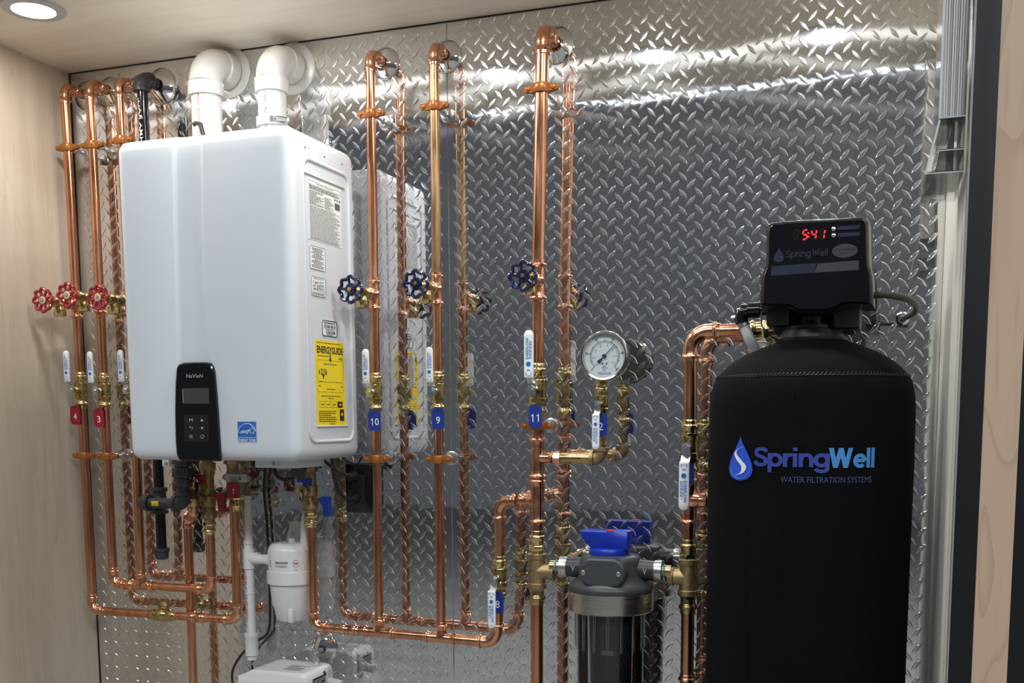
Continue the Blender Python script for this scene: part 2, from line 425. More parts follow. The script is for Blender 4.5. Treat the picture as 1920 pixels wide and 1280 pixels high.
structure(G().box((XR, FRONT, 0), (XR + .018, .004, CEIL + .02)).build('wall_right', 'wood_pale', None, 0))
ce = G().box((XL, FRONT, CEIL), (XR, .004, CEIL + .02))
structure(ce.build('ceiling', 'wood_ceiling', None, 0))
structure(G().box((XL + .0005, -.0022, CEIL - .0026), (XR - .0005, -.0012, CEIL - .0003)).build('trim_1', 'black_paint', None, 0))
structure(G().box((XL + .0005, -.0035, .005), (XL + .0022, -.0012, CEIL - .003)).build('trim_2', 'black_paint', None, 0))
# black post, maple face and edging at the front of the right wall
fx0 = at(1812, 427, FRONT).x; fx1 = at(1858.5, 427, FRONT).x; fx2 = at(1917.5, 640, FRONT).x
structure(G().box((fx0 + .001, FRONT - .012, 0), (fx1, FRONT - .0005, 2.75), .0012).build('trim_3', 'black_paint'))
structure(G().box((fx1, FRONT - .010, 0), (fx2, FRONT + .008, 2.75)).build('trim_4', 'wood_face', None, 0))
structure(G().box((fx2 + .0005, FRONT - .009, 0), (fx2 + .20, FRONT + .008, 2.75)).build('trim_5', 'black_paint', None, 0))
structure(G().box((XR - .0045, FRONT - .004, .01), (XR - .0005, FRONT + .006, CEIL - .005), .001).build('trim_6', 'clear'))
structure(G().box((XL - .30, FRONT - .012, CEIL), (fx0 + .2, FRONT - .001, 2.75)).build('trim_7', 'wood_face', None, 0))
structure(G().box((-9, -14, -.05), (9, .02, 0)).build('floor', 'floor', None, 0))

# ------------------------------------------------------------------ recessed downlights
LIGHT_NAMES = ('leftmost ceiling downlight, above the copper pipes by the wooden wall', 'second ceiling downlight from the left, above the white water heater',
               'middle ceiling downlight of the row of five', 'fourth ceiling downlight from the left', 'rightmost ceiling downlight, above the black tank')
for lx, lab in zip(LIGHT_X, LIGHT_NAMES):
    t = thing('recessed_downlight', 'round ' + lab, 'ceiling light', (lx, LIGHT_Y, CEIL - .006), 'recessed ceiling downlights')
    G().lathe((lx, LIGHT_Y, CEIL), -Z, [(0, .066), (.004, .066), (.006, .062), (.006, .046), (.002, .0445)], 40, False).build('ring', 'trim_grey', t)
    G().lathe((lx, LIGHT_Y, CEIL - .0004), -Z, [(0, .044), (.0018, .044)], 32).build('lens', 'lens', t)

# ------------------------------------------------------------------ pipe fittings
def collar(g, o, d, r, L=None, big=1.12):
    L = L or 1.75 * r; b = big
    return g.lathe(o, d, [(-.05 * L, b * r), (.30 * L, b * r), (.40 * L, (b + .05) * r), (.46 * L, (b + .23) * r), (.58 * L, (b + .31) * r), (.68 * L, (b + .21) * r),
                          (.73 * L, (b + .04) * r), (L * .97, (b + .03) * r), (L, (b - .02) * r), (L, .9 * r)], 20)
def elbow(root, c, u, w, r, R=None, m='copper_fit', L=None, name='elbow', big=1.12):
    """bend at corner c between directions u and w (both pointing away from the corner), with press collars"""
    c = V(c); u = V(u).normalized(); w = V(w).normalized(); R = R or 2.1 * r; g = G()
    pts = []
    for k in range(11):
        a = PI / 2 * k / 10; pts.append(c + (u + w) * R - w * R * math.cos(a) - u * R * math.sin(a))
    g.tube(pts, r * 1.12, 18)
    collar(g, c + u * R, u, r, L, big); collar(g, c + w * R, w, r, L, big)
    return g.build(name, m, root)
def tee(root, c, ax, br, r, rb=None, m='copper_fit', half=None, L=None):
    c = V(c); ax = V(ax).normalized(); br = V(br).normalized(); rb = rb or r; half = half or rb * 1.7; g = G()
    g.cyl(c - ax * half, c + ax * half, r * 1.12, 20)
    collar(g, c + ax * half, ax, r, L); collar(g, c - ax * half, -ax, r, L)
    g.lathe(c, br, [(0, rb * 1.3), (r * 1.05, rb * 1.3), (r * 1.5, rb * 1.12), (r * 1.7, rb * 1.12)], 20)
    collar(g, c + br * r * 1.7, br, rb, L)
    return g.build('tee', m, root)
def coupling(root, a, d, r, m='copper_fit', L=None):
    a = V(a); d = V(d).normalized(); L = L or 1.75 * r; g = G()
    collar(g, a, d, r, L); collar(g, a, -d, r, L); return g.build('coupling', m, root)
def pipe(root, a, b, r, m='copper', name='pipe'):
    return G().cyl(a, b, r, 20).build(name, m, root)
def hexnut(g, o, d, r, h): return g.lathe(o, d, [(0, r * .93), (h * .12, r), (h * .88, r), (h, r * .93)], 6)
class Line:
    """axis of a pipe through two pixels on a plane y"""
    def __init__(s, a, b, y): s.a = a; s.b = b; s.y = y
    def at(s, v):
        t = (v - s.a[1]) / (s.b[1] - s.a[1]); return at(s.a[0] + (s.b[0] - s.a[0]) * t, v, s.y)
    def atu(s, u):
        t = (u - s.a[0]) / (s.b[0] - s.a[0]); return at(u, s.a[1] + (s.b[1] - s.a[1]) * t, s.y)

r34, r1 = .0110, .0141
YA, YB, YC = -.080, -.078, -.101
P4 = Line((122.7, 200), (172, 1106), YA); P3 = Line((169.8, 200), (211.7, 1063), YB); P2 = Line((225.7, 205), (258, 853), YB)
P10 = Line((695, 167), (710.8, 1150), -.076); P9 = Line((813.8, 133), (827, 1150), -.076)
P11a = Line((1016, 107), (1009.5, 430), YC); P11 = Line((1009.5, 430), (1005.8, 1280), YC)
P7 = Line((1295, 660), (1288.3, 1280), -.098)

def top_elbow(root, line, v, r):
    c = line.at(v)
    elbow(root, c, -Z, Y, r, 2.0 * r)
    pipe(root, c + Y * 1.6 * r, V((c.x, -.001, c.z)), r)
    return c
def escutcheon(c, label, R=.036, r=.012, depth=.016):
    g = G().lathe((c.x, -.0014, c.z), -Y, [(0, R), (.003, R), (.005, R * .97), (depth * .75, R * .62), (depth, r * 1.35), (depth, r * 1.03), (.002, r * 1.03)], 36, False)
    return tag(g.build('escutcheon_plate', 'chrome'), label, 'wall plate', 'chrome wall plates behind pipes')

# ------------------------------------------------------------------ pipe clamps
def clamp(c, r, label, wall=True):
    c = V(c); t = thing('pipe_clamp', label, 'clamp', c, 'copper coloured pipe clamps'); H = .0092
    g = G().lathe(c - Z * H, Z, [(0, r * 1.02), (0, r * 1.30), (.001, r * 1.36), (2 * H - .001, r * 1.36), (2 * H, r * 1.30), (2 * H, r * 1.02)], 24, False)
    g.build('ring', 'clamp', t)
    for s in (-1, 1):
        e = G()
        for dy in (-.0040, .0040):
            pr = [(-.009, -.0085), (.002, -.0062), (.010, -.0055), (.0125, -.003), (.0125, .003), (.010, .0055), (.002, .0062), (-.009, .0085)]
            if s < 0: pr = [(-a, b) for a, b in reversed(pr)]
            e.prism(pr, c + X * s * (r * 1.3 + .007) + Y * dy, X, Z, -.0016, .0016)
        e.build('ear', 'clamp', t)
        sx = c + X * s * (r * 1.3 + .010)
        G().cyl(sx + Y * .009, sx - Y * .0065, .0025, 10).lathe(sx - Y * .0055, -Y, [(0, .0045), (.0022, .0045), (.0034, .0026)], 12).build('screw', 'clamp', t)
    rd = G().cyl(c + Y * r * 1.2, V((c.x, -.001, c.z)), .0042, 12)
    rd.build('rod', 'steel', t)
    nt = G(); hexnut(nt, V((c.x, -.030, c.z)), Y, .0085, .016); hexnut(nt, c + Y * r * 1.3, Y, .0078, .008)
    nt.build('nut', 'steel', t)
    G().lathe((c.x, -.0014, c.z), -Y, [(0, .017), (.003, .017), (.0042, .014), (.0042, .0045)], 24).build('base_plate', 'steel', t)
    return t

# ------------------------------------------------------------------ ball valve (axis Z, stem towards the viewer)
def ball_valve(c, r, label, flip=False, grip='white_lever', letters=True):
    c = V(c); k = r / .0110; s = -1 if flip else 1
    t = thing('ball_valve', label, 'valve', c, 'brass ball valves with white levers')
    U = Z * s; R_ = X * s
    g = G().lathe(c - U * .021 * k, U, [(0, .0115 * k), (.001 * k, .0160 * k), (.0075 * k, .0165 * k), (.0085 * k, .0152 * k), (.028 * k, .0152 * k), (.0295 * k, .0165 * k), (.038 * k, .0165 * k), (.039 * k, .0140 * k), (.041 * k, .0125 * k)], 24)
    g.lathe(c - Y * .010 * k, -Y, [(0, .0085 * k), (.011 * k, .0085 * k), (.013 * k, .0065 * k), (.020 * k, .0060 * k)], 16)
    g.build('body', 'brass', t)
    for d, nm in ((1, .0195), (-1, .0205)):
        h = G(); collar(h, c + U * d * nm * k, U * d, r, .026 * k, 1.10)
        hexnut(h, c + U * d * (nm - .002) * k, U * d, .0150 * k, .006 * k); h.build('press_end', 'brass_bright', t)
    # lever: link plate then dipped grip
    y0 = -.031 * k; y1 = -.046 * k
    w = .0078 * k
    lk = G().prism([(-w * .9, -.010 * k), (w * .9, -.010 * k), (w * .9, .012 * k), (-w * .9, .012 * k)], c + Y * y0, R_, U, -.001, .0012)
    lk.prism([(-w * .9, 0), (w * .9, 0), (w * .9, .0185 * k), (-w * .9, .0185 * k)], c + Y * y0 + U * .0115 * k, R_, (U * .75 - Y * .66).normalized(), -.001, .0012)
    lk.build('lever_plate', 'steel', t)
    n = G(); hexnut(n, c + Y * (y0 + .001), -Y, .0078 * k, .006 * k); n.cyl(c + Y * y0, c + Y * (y0 - .0085 * k), .0036 * k, 10)
    n.build('lever_nut', 'steel', t)
    hw = .0080 * k
    poly = [(-hw * .95, .020 * k), (hw * .95, .020 * k), (hw, .024 * k), (hw, .088 * k)]
    for i in range(7):
        a = PI * i / 6; poly.append((hw * math.cos(a), .090 * k + hw * math.sin(a)))
    poly += [(-hw, .088 * k), (-hw, .024 * k)]
    ld = G().prism(poly, c + Y * y1, R_, U, -.0022, .0026, .0011)
    gr = ld.build('grip', grip, t)
    if letters:
        f = c + Y * (y1 - .0030); p = G()
        p.text('EVERFLOW', f + U * .068 * k - R_ * .0022 * k, U, -R_, .035 * k, .0052 * k, .02)
        fine_lines(p, f + U * .066 * k + R_ * .0035 * k, U, -R_, .030 * k, .0052 * k, 3, int(abs(c.x) * 999), .6, .4)
        p.lathe(f + U * .0425 * k + Y * .0002, -Y, [(0, .0042 * k), (.0003, .0042 * k)], 16)
        p.quad(f + U * .0325 * k, R_, U, .006 * k, .0014 * k)
        p.quad(f + U * .0265 * k - R_ * .0045 * k, R_, U, .0012 * k, .004 * k); p.quad(f + U * .0265 * k + R_ * .0045 * k, R_, U, .0012 * k, .004 * k)
        p.tube([f + U * (.0255 - .002 * math.cos(a * PI / 4)) * k + R_ * .0035 * k * math.sin(a * PI / 4) for a in range(-2, 3)], .0003, 4)
        p.build('lettering', 'blue_print', t, 0)
    return t

# ------------------------------------------------------------------ hose bibb (comes straight off the wall run towards the viewer)
def hose_bibb(c, label, wheel, disc=False, reach=.112, R=.0265):
    c = V(c); t = thing('hose_tap', label, 'tap', c + V((0, -.05, -.03)), 'hose taps with handwheels')
    g = G().lathe(c - Y * .016, -Y, [(0, .0105), (.012, .0105), (.013, .0132), (.022, .0132), (.024, .0118), (.052, .0128), (.054, .0142), (.062, .0142), (.064, .0105), (.070, .0085), (reach - .018, .0065)], 20)
    oc = c - Y * .058
    g.lathe(oc, -Z, [(0, .0105), (.018, .0112), (.020, .0125)], 18)
    g.build('body', 'brass', t)
    G().lathe(oc - Z * .0175, -Z, [(0, .0125), (.0015, .0150), (.0145, .0152), (.017, .0138), (.018, .010)], 24).build('outlet_cap', 'brass_bright', t)
    w = c - Y * reach
    pts = []
    for k in range(64):
        a = 2 * PI * k / 64; q = R * (1 + .075 * math.cos(8 * a)); pts.append(w + X * q * math.cos(a) + Z * q * math.sin(a) - Y * .0015 * math.cos(8 * a))
    h = G().tube(pts, .0041, 8, True)
    h.tube([w + (X * math.cos(2 * PI * k / 24) + Z * math.sin(2 * PI * k / 24)) * R * .44 + Y * .001 for k in range(24)], .0028, 8, True)
    for k in range(8 if disc else 5):
        a = 2 * PI * (k + .4) / (8 if disc else 5); d = X * math.cos(a) + Z * math.sin(a)
        h.cyl(w + d * R * .30 + Y * .001, w + d * R * .97, .0033, 8)
    h.lathe(w + Y * .008, -Y, [(0, .0085), (.006, .0095), (.009, R * .40), (.0105, R * .38), (.0105, .004)], 20)
    h.build('handwheel', wheel, t)
    if disc: G().lathe(w - Y * .0026, -Y, [(0, R * .36), (.0007, R * .35)], 20).build('disc', 'aluminium', t)
    b = G(); hexnut(b, w - Y * .002, -Y, .0052, .0045); b.lathe(w - Y * .0062, -Y, [(0, .0036), (.0022, .0024)], 10); b.build('screw', 'brass_bright', t)
    return t

# ------------------------------------------------------------------ number tags
def numerals(g, num, c, ux, uy, h, bold=0., asp=.60):
    """figures side by side, the 1 drawn with its flag"""
    adv = h * (asp + .16); x = -adv * (len(num) - 1) / 2; k = h * (.115 + bold * 2)
    for ch in num:
        o = V(c) + ux * x
        if ch == '1':
            q = h * .06
            g.prism([(q - k * .5, -h / 2), (q + k * .5, -h / 2), (q + k * .5, h / 2), (q - k * .25, h / 2), (q - h * .16, h * .36), (q - h * .26, h * .30), (q - h * .26, h * .21), (q - k * .5, h * .29)], o, ux, uy, 0, .0001)
        else: g.text(ch, o, ux, uy, h * asp, h, bold)
        x += adv
    return g
def number_tag(px, y, num, label, m, tilt=0., hide=0):
    x0, y0, x1, y1 = px; c = at((x0 + x1) / 2, (y0 + y1) / 2, y)
    w = (at(x1, (y0 + y1) / 2, y) - at(x0, (y0 + y1) / 2, y)).length; h = (at(x0, y0, y) - at(x0, y1, y)).length
    a = math.radians(tilt); ux = X * math.cos(a) + Z * math.sin(a); uy = -X * math.sin(a) + Z * math.cos(a)
    t = thing('number_tag', label, 'tag', c - uy * h / 2, 'numbered valve tags')
    poly = rrect(w, h, w * .30, 4)
    G().prism(poly, c, ux, uy, -.0006, .0006).build('plate', m, t)
    if num: numerals(G(), num, c - uy * h * .07 - Y * .0009, ux, uy, h * .33).build('number', 'white_print', t, 0)
    hc = c + uy * h * .40 - Y * .0004
    g = G().lathe(hc, -Y, [(0, w * .10), (.0006, w * .10)], 12)
    g.build('hole', 'black_print', t)
    return t, c + uy * h * .42

# ------------------------------------------------------------------ left hand copper runs
c4 = P4.at(163); b4 = P4.at(1143.5)
t = thing('copper_pipe_run', 'leftmost copper pipe run with tag 4, looping under the heater through a brass check valve', 'pipe', V((c4.x, YA, b4.z)))
top_elbow(t, P4, 163, r34)
v4 = P4.at(731); bib4 = P4.at(571)
pipe(t, c4 - Z * .02, v4 + Z * .03, r34); pipe(t, v4 - Z * .03, b4 + Z * .02, r34)
tee(t, bib4, Z, -Y, r34)
e4 = at(446, 1162, YA); top1 = at(443.5, 900, YA)
d4 = (e4 - b4).normalized()
elbow(t, b4, Z, d4, r34); elbow(t, e4, -d4, Z, r34)
cv = b4 + d4 * ((at(304, 1152, YA) - b4).length)
pipe(t, b4 + d4 * .02, cv - d4 * .04, r34); pipe(t, cv + d4 * .04, e4 - d4 * .02, r34)
g = G(); collar(g, b4 + d4 * (at(372, 1157, YA) - b4).length, d4, r34, .022); collar(g, b4 + d4 * (at(372, 1157, YA) - b4).length, -d4, r34, .022); g.build('coupling', 'copper_fit', t)
pipe(t, e4 + Z * .02, V((e4.x, e4.y, top1.z)), r34)
g = G(); collar(g, at(444.8, 958, YA), Z, r34, .026); hexnut(g, at(444.6, 936, YA), Z, .016, .010); g.build('press_end', 'brass_bright', t)
cvr = tag(G().lathe(cv - d4 * .040, d4, [(0, .0105), (.004, .0128), (.014, .0128), (.016, .0155), (.020, .0155), (.022, .0130), (.030, .0175), (.046, .0190), (.054, .0165), (.058, .0150), (.060, .0158), (.066, .0158), (.068, .0128), (.080, .0128), (.084, .0105)], 20)
    .lathe(cv + d4 * .002, Z + Y * .3, [(0, .012), (.020, .0125), (.022, .0165), (.030, .0165), (.032, .013)], 6).build('check_valve', 'brass', None), 'brass check valve with hexagonal bonnet in the lowest left copper run', 'valve')

c3 = P3.at(155); b3 = P3.at(1094); m3 = at(397.6, 1105, YB); top3 = at(395.5, 990, YB); d3 = (m3 - b3).normalized()
t = thing('copper_pipe_run', 'second copper pipe from the left, with tag 3, turning into the upper manifold', 'pipe', V((c3.x, YB, b3.z)))
top_elbow(t, P3, 155, r34)
v3 = P3.at(733); bib3 = P3.at(562)
pipe(t, c3 - Z * .02, v3 + Z * .03, r34); pipe(t, v3 - Z * .03, b3 + Z * .02, r34)
tee(t, bib3, Z, -Y, r34)
elbow(t, b3, Z, d3, r34); elbow(t, m3, -d3, Z, r34)
tp = b3 + d3 * (at(265.5, 1097, YB) - b3).length
tee(t, tp, d3, Z, r34)
pipe(t, b3 + d3 * .02, m3 - d3 * .02, r34); pipe(t, m3 + Z * .02, V((m3.x, m3.y, top3.z)), r34)

c2 = P2.at(151); v2 = P2.at(731); bib2 = P2.at(566)
t = thing('copper_pipe_run', 'third copper pipe from the left, passing behind the white water heater', 'pipe', V((c2.x, YB, tp.z + .04)))
top_elbow(t, P2, 151, r34)
pipe(t, c2 - Z * .02, v2 + Z * .03, r34); pipe(t, v2 - Z * .03, V((tp.x, tp.y, tp.z + .03)), r34)
tee(t, bib2, Z, -Y, r34)

# relief pipe dropping behind the manifolds
YR = -.048
ra = at(352, 975, YR); rb_ = V((at(355.5, 1180, YR).x, YR, .0))
t = thing('copper_pipe_run', 'copper relief pipe dropping from the red heater valve behind the manifolds to the floor', 'pipe', rb_)
rc = V((ra.x, YR, at(352, 968, YR).z)); re = at(362.5, 962, -.10); dd = V((re.x - rc.x, re.y - rc.y, 0)).normalized()
elbow(t, rc, -Z, dd, r34, 1.6 * r34, 'copper_fit', .014)
pipe(t, rc - Z * .015, rb_, r34); pipe(t, rc + dd * .014, re, r34)
g = G().tube(smooth_path([re - dd * .004, V((re.x, re.y, re.z)) , V((re.x + .001, re.y, re.z + .03))], .012), .0125, 14)
g.build('elbow', 'copper_fit', t)
zr_ = re.z + .062
g = G().lathe((re.x + .001, re.y, re.z + .018), Z, [(0, .0135), (.004, .0155), (.016, .0155), (.018, .0125), (.052, .0120)], 20)
hexnut(g, V((re.x + .001, re.y, re.z + .030)), Z, .0160, .012); g.cyl((re.x + .001, re.y, zr_), (m3.x, YB, zr_), .0095, 16); g.build('relief_port', 'brass', t)

# ------------------------------------------------------------------ middle copper runs and cold manifold
def riser(line, vtop, vtee, vvalve, vbib, r, label, old=False):
    c = line.at(vtop); v = line.at(vvalve); b = line.at(vbib)
    z = line.at(vtee)
    t = thing('copper_pipe_run', label, 'pipe', z)
    top_elbow(t, line, vtop, r); pipe(t, c - Z * .02, b + Z * .02, r, 'copper_old' if old else 'copper')
    pipe(t, b - Z * .02, v + Z * .03, r); pipe(t, v - Z * .03, z + Z * .005, r)
    tee(t, b, Z, -Y, r)
    return t, c, v, b, z
CM = Line((592, 1174.5), (920, 1203), -.076)
j10 = CM.atu(711.2); j9 = CM.atu(828)
t10, c10, v10, b10, z10 = riser(P10, 100, 1172, 736, 553, r34, 'copper riser with tag 10, just right of the white water heater')
t9, c9, v9, b9, z9 = riser(P9, 86, 1180, 734, 543, r34, 'brown tarnished copper riser with tag 9 beside the plate seam', True)
ca_ = at(588.5, 1174, -.076); cb_ = at(932, 1204.5, -.076); dm = (cb_ - ca_).normalized(); ctop = at(589, 985, -.076); c8t = at(936.5, 938, -.076)
t = thing('copper_pipe_run', 'long horizontal copper manifold from the blue heater valve, rising right past tag 8', 'pipe', ca_)
elbow(t, ca_, Z, dm, r34); elbow(t, cb_, -dm, Z, .0122, 2.3 * .0122)
pipe(t, ca_ + Z * .02, V((ca_.x, ca_.y, ctop.z)), r34)
def onm(u): return ca_ + dm * (CM.atu(u) - ca_).length
pipe(t, ca_ + dm * .02, onm(850), r34); pipe(t, onm(850), cb_ - dm * .02, .0120)
coupling(t, onm(657), dm, r34, L=.024)
for u in (711.2, 828): tee(t, onm(u), dm, Z, r34, half=.024)
v8 = at(936.5, 1083, -.076)
pipe(t, cb_ + Z * .02, v8 - Z * .03, .0120); pipe(t, v8 + Z * .03, c8t - Z * .02, .0120)
j11 = P11.at(939); d8 = (V((j11.x, j11.y, c8t.z)) - c8t).normalized()
elbow(t, c8t, -Z, d8, .0120, 2.2 * .012); 

# main 1 inch riser
ct = P11a.at(55); k11 = P11a.at(430); v11 = P11.at(732); b11 = P11.at(528); g11 = P11.at(858); z11 = V((P11.at(1280).x, YC, 0))
t = thing('copper_pipe_run', 'thick copper main riser with tag 11, tallest pipe in the middle, down to the floor', 'pipe', z11)
elbow(t, ct, -Z, Y, r1, 1.9 * r1)
pipe(t, ct + Y * 1.5 * r1, V((ct.x, -.001, ct.z)), r1); pipe(t, ct - Z * .02, b11 + Z * .02, r1)
pipe(t, b11 - Z * .02, v11 + Z * .03, r1); pipe(t, v11 - Z * .04, g11 + Z * .02, r1)
tee(t, b11, Z, -Y, r1, .0120); tee(t, g11, Z, X, r1, .0105, half=.026)
pipe(t, g11 - Z * .02, j11 + Z * .02, r1)
tee(t, j11, Z, -d8, r1, .0120, half=.030)
pipe(t, j11 + Z * -.03, P11.at(1010), r1)
g = G(); a11 = P11.at(1024); collar(g, a11, Z, r1, .036, 1.10); hexnut(g, a11 - Z * .009, Z, .0185, .012); g.cyl(P11.at(1070) + Z * .034, a11, .0150, 18); g.build('press_end', 'brass_bright', t)
T11 = P11.at(1070)
g = G().cyl(T11 - Z * .034, T11 + Z * .034, .0190, 24)
for s in (-1, 1): g.lathe(T11 + Z * s * .026, Z * s, [(0, .019), (.002, .0215), (.012, .0215), (.0135, .019)], 24)
g.lathe(T11, X, [(0, .019), (.020, .0175), (.030, .0172), (.031, .0200), (.042, .0200), (.043, .016)], 24)
g.build('threaded_tee', 'brass_cast', t)
g = G(); a = P11.at(1106); hexnut(g, a, Z, .0180, .012); collar(g, a + Z * .002, -Z, r1, .034, 1.12); g.cyl(a, a + Z * .016, .0150, 18); g.build('press_end', 'brass', t)
pipe(t, P11.at(1112), z11, r1)
# gauge branch
gb0 = g11 + X * .044; ge = at(1127, 858, YC); ge = V((ge.x, YC, g11.z))
g = G().lathe(gb0 - X * .004, X, [(0, .0155), (.014, .0155), (.015, .0130)], 8); g.build('coupling', 'copper_fit', t)
pipe(t, gb0, ge - X * .015, .0118, 'brass', 'nipple')
GX = ge.x
g = G()
pts = [ge + (-X + Z) * .014 + X * .014 * math.cos(q) * 0 for q in ()]
for k in range(9):
    q = PI / 2 * k / 8; pts.append(ge + (-X + Z) * .016 + X * .016 * math.sin(q) - Z * .016 * math.cos(q))
g.tube(pts, .0150, 18); g.lathe(ge - X * .016, -X, [(-.002, .015), (0, .0178), (.007, .0178), (.008, .0150)], 20); g.lathe(ge + Z * .014, Z, [(0, .0150), (.002, .0178), (.009, .0178), (.010, .015)], 20)
g.build('elbow', 'brass_cast', t)
vg = V((GX, YC, at(1127, 759, YC).z))
pipe(t, ge + Z * .02, vg - Z * .02, .0105, 'brass', 'nipple')

# ------------------------------------------------------------------ right hand run beside the tank
ct7 = P7.at(622); v7 = P7.at(840); j7 = P7.at(938); T7 = P7.at(1082); z7 = V((P7.at(1280).x, P7.y, 0))
t = thing('copper_pipe_run', 'copper run beside the black tank, bending right at the top into the control head', 'pipe', z7)
elbow(t, ct7, -Z, X, r1, 2.6 * r1)
hx = at(1425, 615, P7.y).x
pipe(t, ct7 + X * .03, V((hx, ct7.y, ct7.z)), r1); pipe(t, ct7 - Z * .03, v7 + Z * .03, r1)
g = G(); a = V((at(1418, 618, P7.y).x, ct7.y, ct7.z)); collar(g, a + X * .012, -X, r1, .034, 1.14); hexnut(g, a + X * .012, X, .0200, .014); g.lathe(a + X * .026, X, [(0, .0175), (.03, .0175)], 20); g.build('press_end', 'brass_bright', t)
pipe(t, v7 - Z * .04, j7 + Z * .02, r1); tee(t, j7, Z, X, r1, r1, half=.030)
pipe(t, j7 + X * .04, j7 + X * .09, r1)
pipe(t, j7 - Z * .03, P7.at(1025), r1)
g = G(); a = P7.at(1040); collar(g, a, Z, r1, .034, 1.12); hexnut(g, a - Z * .012, Z, .0185, .014); g.cyl(T7 + Z * .034, a, .0150, 18); g.build('press_end', 'brass', t)
g = G().cyl(T7 - Z * .034, T7 + Z * .034, .0190, 24)
for s in (-1, 1): g.lathe(T7 + Z * s * .026, Z * s, [(0, .019), (.002, .0215), (.012, .0215), (.0135, .019)], 24)
g.lathe(T7, -X, [(0, .019), (.020, .0175), (.030, .0172), (.031, .0200), (.042, .0200), (.043, .016)], 24)
g.build('threaded_tee', 'brass_cast', t)
g = G().lathe(T7 + Z * .0385, Z, [(0, .0180), (.0025, .0180)], 20); g.build('sealant', 'sealant', t)
g = G(); a = P7.at(1122); hexnut(g, a, Z, .0180, .012); collar(g, a + Z * .002, -Z, r1, .034, 1.12); g.cyl(a, a + Z * .016, .0150, 18); g.build('press_end', 'brass', t)
pipe(t, P7.at(1130), z7, r1)
coupling(t, P7.at(1284), Z, r1)

# ------------------------------------------------------------------ black gas pipes
YG = -.077
gx = at(267.5, 205, YG); gc = at(266, 145, YG); rg = .0128
t = thing('black_gas_pipe', 'black gas pipe with white lettering, upper elbow into a chrome wall plate', 'pipe', V((gx.x, YG, 1.41)))
pipe(t, V((gx.x, YG, 1.36)), gc - Z * .02, rg, 'black_pipe')
gc = V((gx.x, YG, gc.z))
g = G()
pts = [gc + (-Z + Y) * .026 + Z * .026 * math.sin(PI / 2 * k / 10) - Y * .026 * math.cos(PI / 2 * k / 10) for k in range(11)]
g.tube(pts, .0178, 20); g.lathe(gc - Z * .024, -Z, [(-.003, .0178), (0, .0195), (.009, .0195), (.0105, .017)], 20); g.lathe(gc + Y * .024, Y, [(-.003, .0178), (0, .0195), (.008, .0195), (.0095, .017)], 20)
g.build('elbow', 'black_iron', t)
pipe(t, gc + Y * .02, V((gc.x, -.001, gc.z)), rg, 'black_pipe')
zc1 = at(267, 225, YG - rg).z
g = G(); ang = .20
def gasfn(p, q): a = ang + q / rg; return V((gc.x + math.sin(a) * (rg + .0006), YG - math.cos(a) * (rg + .0006), zc1 + p))
g.text('HMA RALL', (0, 0, 0), X, Z, .105, .0085, .01, gasfn)
g.build('lettering', 'white_print', t, 0)
escutcheon(V((gc.x, 0, gc.z)), 'large round chrome wall plate behind the black gas elbow', .044, .0145, .020)
# lower gas piping
gt = at(301.5, 938, YG); gt.x = gx.x
t = thing('black_gas_pipe', 'black iron gas piping under the heater with yellow GAS sticker and drip leg', 'pipe', V((gt.x, YG, gt.z - .15)))
pipe(t, V((gt.x, YG, 1.36)), gt + Z * .02, rg, 'black_pipe')
g = G().cyl(gt - Z * .026, gt + Z * .026, .0170, 20)
for s in (-1, 1): g.lathe(gt + Z * s * .022, Z * s, [(0, .017), (.002, .0205), (.011, .0205), (.012, .016)], 20)
g.lathe(gt, -Y, [(0, .017), (.018, .017), (.020, .0205), (.030, .0205), (.031, .016)], 20)
g.build('tee', 'black_iron', t)
dl = V((gt.x, YG, at(304, 1040, YG).z))
pipe(t, gt - Z * .02, dl, rg, 'black_pipe')
G().lathe(dl + Z * .018, -Z, [(0, .0150), (.001, .0195), (.009, .0195), (.010, .0175), (.026, .0165), (.029, .012)], 20).build('cap', 'black_iron', t)
YH = -.150
e1 = V((gt.x, YH, gt.z)); e2 = at(346, 948, YH); e2 = V((e2.x, YH, gt.z))
pipe(t, gt - Y * .02, e1 + Y * .02, rg, 'black_iron', 'nipple')
def iron_elbow(c, u, w):
    g = G(); R = .022
    g.tube([c + (u + w) * R - w * R * math.cos(PI / 2 * k / 10) - u * R * math.sin(PI / 2 * k / 10) for k in range(11)], .0175, 20)
    for d in (u, w): g.lathe(c + d * (R - .004), d, [(0, .0175), (.002, .0205), (.011, .0205), (.012, .016)], 20)
    g.build('elbow', 'black_iron', t)
iron_elbow(e1, Y, X); iron_elbow(e2, -X, Z)
pipe(t, e1 + X * .02, e2 - X * .02, rg, 'black_iron', 'nipple')
u0 = e2 + Z * .040
g = G().cyl(u0 - Z * .015, u0 + Z * .065, .0145, 16)
hexnut(g, u0 + Z * .002, Z, .0215, .020); hexnut(g, u0 + Z * .024, Z, .0255, .024); hexnut(g, u0 + Z * .050, Z, .0205, .016)
g.build('union', 'black_iron', t)
sx0 = at(283, 952, YH - rg).x; sx1 = at(298.5, 952, YH - rg).x; sz = at(290, 952, YH - rg).z
def stick(p, q): a = q / rg; return V(((sx0 + sx1) / 2 + p, YH - math.cos(a) * (rg + .0008), e1.z + math.sin(a) * (rg + .0008)))
g = G(); n = 6; w_, h_ = .0195, .0110
vs = []
for i in range(n + 1):
    for s in (-1, 1): vs.append(stick(s * w_ / 2, (i / n - .5) * h_))
g.add(vs, [(2 * i, 2 * i + 1, 2 * i + 3, 2 * i + 2) for i in range(n)])
st = g.build('sticker', 'yellow', t)
def stick2(p, q): v = stick(p, q); return v + V((0, -.0005, 0))
G().text('GAS', (0, 0, 0), X, Z, .0145, .0070, .0, stick2).build('lettering', 'black_print', st, 0)

